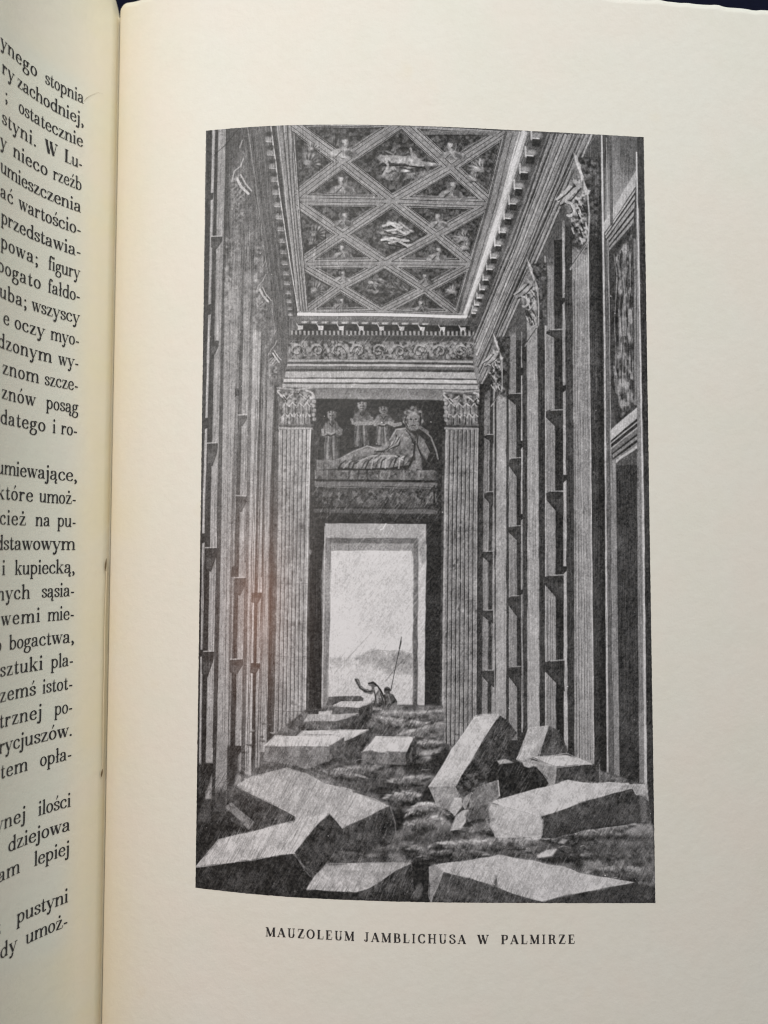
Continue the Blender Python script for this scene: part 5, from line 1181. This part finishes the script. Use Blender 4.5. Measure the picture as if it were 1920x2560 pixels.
class Ink:
    def __init__(self, side): self.V, self.F, self.n, self.k, self.side = [], [], 0, 0, side
    def glyph(self, strokes, place):
        for q in strokes:
            a, c = strips(q); m = len(a)
            pts = np.concatenate([a, c]); s, t = place(pts[:, 0], pts[:, 1])
            self.V.append(page_point(self.side, s, t, 4.5e-5 + 1.1e-6 * (self.k % 40)))
            i = np.arange(m - 1) + self.n
            self.F.append(np.stack([i, i + 1, i + 1 + m, i + m], 1)); self.n += 2 * m; self.k += 1
    def build(self, name, parent):
        return under(mesh_obj(name, np.concatenate(self.V), np.concatenate(self.F), M_ink, smooth=True), parent)

T1, LEAD, PHL, XH, XW = .103773, .005445, -.001297, .00205, .00222
# row, words with the measured left and right ends (None = runs out of the picture)
ROWS = [(1, ('ynego', -7, 89.5), ('stopnia', 112, 208)), (2, ('ry', -9, 31), ('zachodniej,', 42, 208)), (3, (';', 4, 15), ('ostatecznie', 45.5, 205.6)),
        (4, ('styni.', -2, 88), ('W', 110, 141), ('Lu-', 160, 204)), (5, ('y', -6, 12), ('nieco', 31, 116), ('rzeźb', 132, 202.5)), (6, ('umieszczenia', 0, 201)),
        (7, ('ać', -11, 29), ('wartościo-', 46, 200.6)), (8, ('przedstawia-', 2, 200)), (9, ('powa;', -20, 92.6), ('figury', 120, 198)), (10, ('bogato', -13, 99), ('fałdo-', 119, 198)),
        (11, ('uba;', -9, 64), ('wszyscy', 79, 197)), (12, ('e', 1, 20), ('oczy', 35, 109), ('myo-', 126, 196)), (13, ('dzonym', -13, 126), ('wy-', 145, 194.5)), (14, ('znom', -3, 94), ('szcze-', 111, 193)),
        (15, ('znów', -7, 86), ('posąg', 115, 193)), (16, ('datego', 0, 111), ('i', 130, 137), ('ro-', 152, 191)), (18, ('umiewające,', -7, 190.5)), (19, ('które', -10, 80), ('umoż-', 98, 188)),
        (20, ('cież', -13, 62), ('na', 88, 123), ('pu-', 143, 187.5)), (21, ('dstawowym', -9, 185)), (22, ('i', 1, 11), ('kupiecką,', 38, 185)), (23, ('nych', -11, 73), ('sąsia-', 104, 184)),
        (24, ('wemi', 3, 98), ('mie-', 119, 183)), (25, ('o', None, 2), ('bogactwa,', 24, 183)), (26, ('sztuki', 1, 105), ('pla-', 127, 181)), (27, ('zemś', -4, 87), ('istot-', 106, 179.5)),
        (28, ('trznej', -3, 103), ('po-', 136, 179)), (29, ('rycjuszów.', 0, 179)), (30, ('tem', -1, 67), ('opła-', 100, 177)), (32, ('ynej', -9, 63), ('ilości', 96, 175)),
        (33, ('dziejowa', 22, 173.5)), (34, ('am', -10, 48), ('lepiej', 86, 172)), (36, ('z', None, 2), ('pustyni', 44, 168.5)), (37, ('dy', -7, 42), ('umoż-', 66, 167.5))]
for row, *words in ROWS:
    ink_ = Ink(-1); tb_ = T1 - (row - 1) * LEAD
    wav = random.Random(row)
    ypx = 258 + (row - 1) * 57.0
    for word, xa, xb in words:
        adv = [GL[c][0] for c in word]; nat = sum(adv) - .1
        s1 = float(measure(-1, [(xb, ypx)])[0][0])
        if xa is None: sc, gap = XW * .97, XW * .02
        else:
            s0 = float(measure(-1, [(xa, ypx - (xb - xa) * .4)])[0][0])
            sc = min(max((s0 - s1) / nat * .985, XW * .80), XW * 1.06)
            gap = min(((s0 - s1) - sc * nat) / max(1, len(word) - 1), XW * (.10 if xa <= 1 else .3))
        total = sc * nat + gap * (len(word) - 1)
        x = 0.0
        for c, ad in zip(word, adv):
            dy = wav.uniform(-.015, .015)
            ink_.glyph(GL[c][1], lambda gx, gy, x=x, dy=dy: (s1 + total - x - gx * sc, tb_ + (np.where(gy > 1, 1 + (gy - 1) * 1.32, np.where(gy < -.02, gy * 1.25, gy)) + dy) * XH + PHL * .01))
            x += ad * sc + gap
    o = ink_.build('text_line', left_page)

# caption, capitals spaced out along the measured base line
CAP = .00200
base = [(665, 2340.5), (884, 2352), (912, 2353.5), (1010, 2357), (1163, 2359.5), (1227, 2360), (1436, 2359)]
bx, by = [p[0] for p in base], [p[1] for p in base]
ink_ = Ink(1)
for word, xa, xb in (('MAUZOLEUM', 665, 884), ('JAMBLICHUSA', 911, 1163), ('W', 1194, 1228), ('PALMIRZE', 1253, 1436)):
    adv = [caps(c)[0] for c in word]; nat = sum(adv) - .12
    ext = xb - xa; scp = min(ext / nat, 22.5); gap = (ext - scp * nat) / max(1, len(word) - 1)
    x = xa - .05 * scp
    for c, ad in zip(word, adv):
        q0 = (x, np.interp(x, bx, by)); q1 = (x + 20, np.interp(x + 20, bx, by))
        (sa, sb), (ta, tb2) = measure(1, [q0, q1])
        m = (sb - sa) / 20.0; sl_ = (tb2 - ta) / (sb - sa)
        ink_.glyph(caps(c)[1], lambda gx, gy: (sa + gx * scp * m, ta + gy * CAP + gx * scp * m * sl_))
        x += ad * scp + gap
cap = ink_.build('caption_text', right_page)

# a hair lying on the left page
s_, t_ = measure(-1, [(210, 253), (216, 245), (228, 238), (243, 231.5), (256, 234)])
k = np.linspace(0, 4, 26)
hair = tube('hair', page_point(-1, np.interp(k, range(5), s_), np.interp(k, range(5), t_), 7e-5), 3.2e-5 * (1.1 - k / 5), M_hair, n=5)
hair['label'] = 'fine curved hair lying on the left page beside the top text line'
hair['category'] = 'hair'
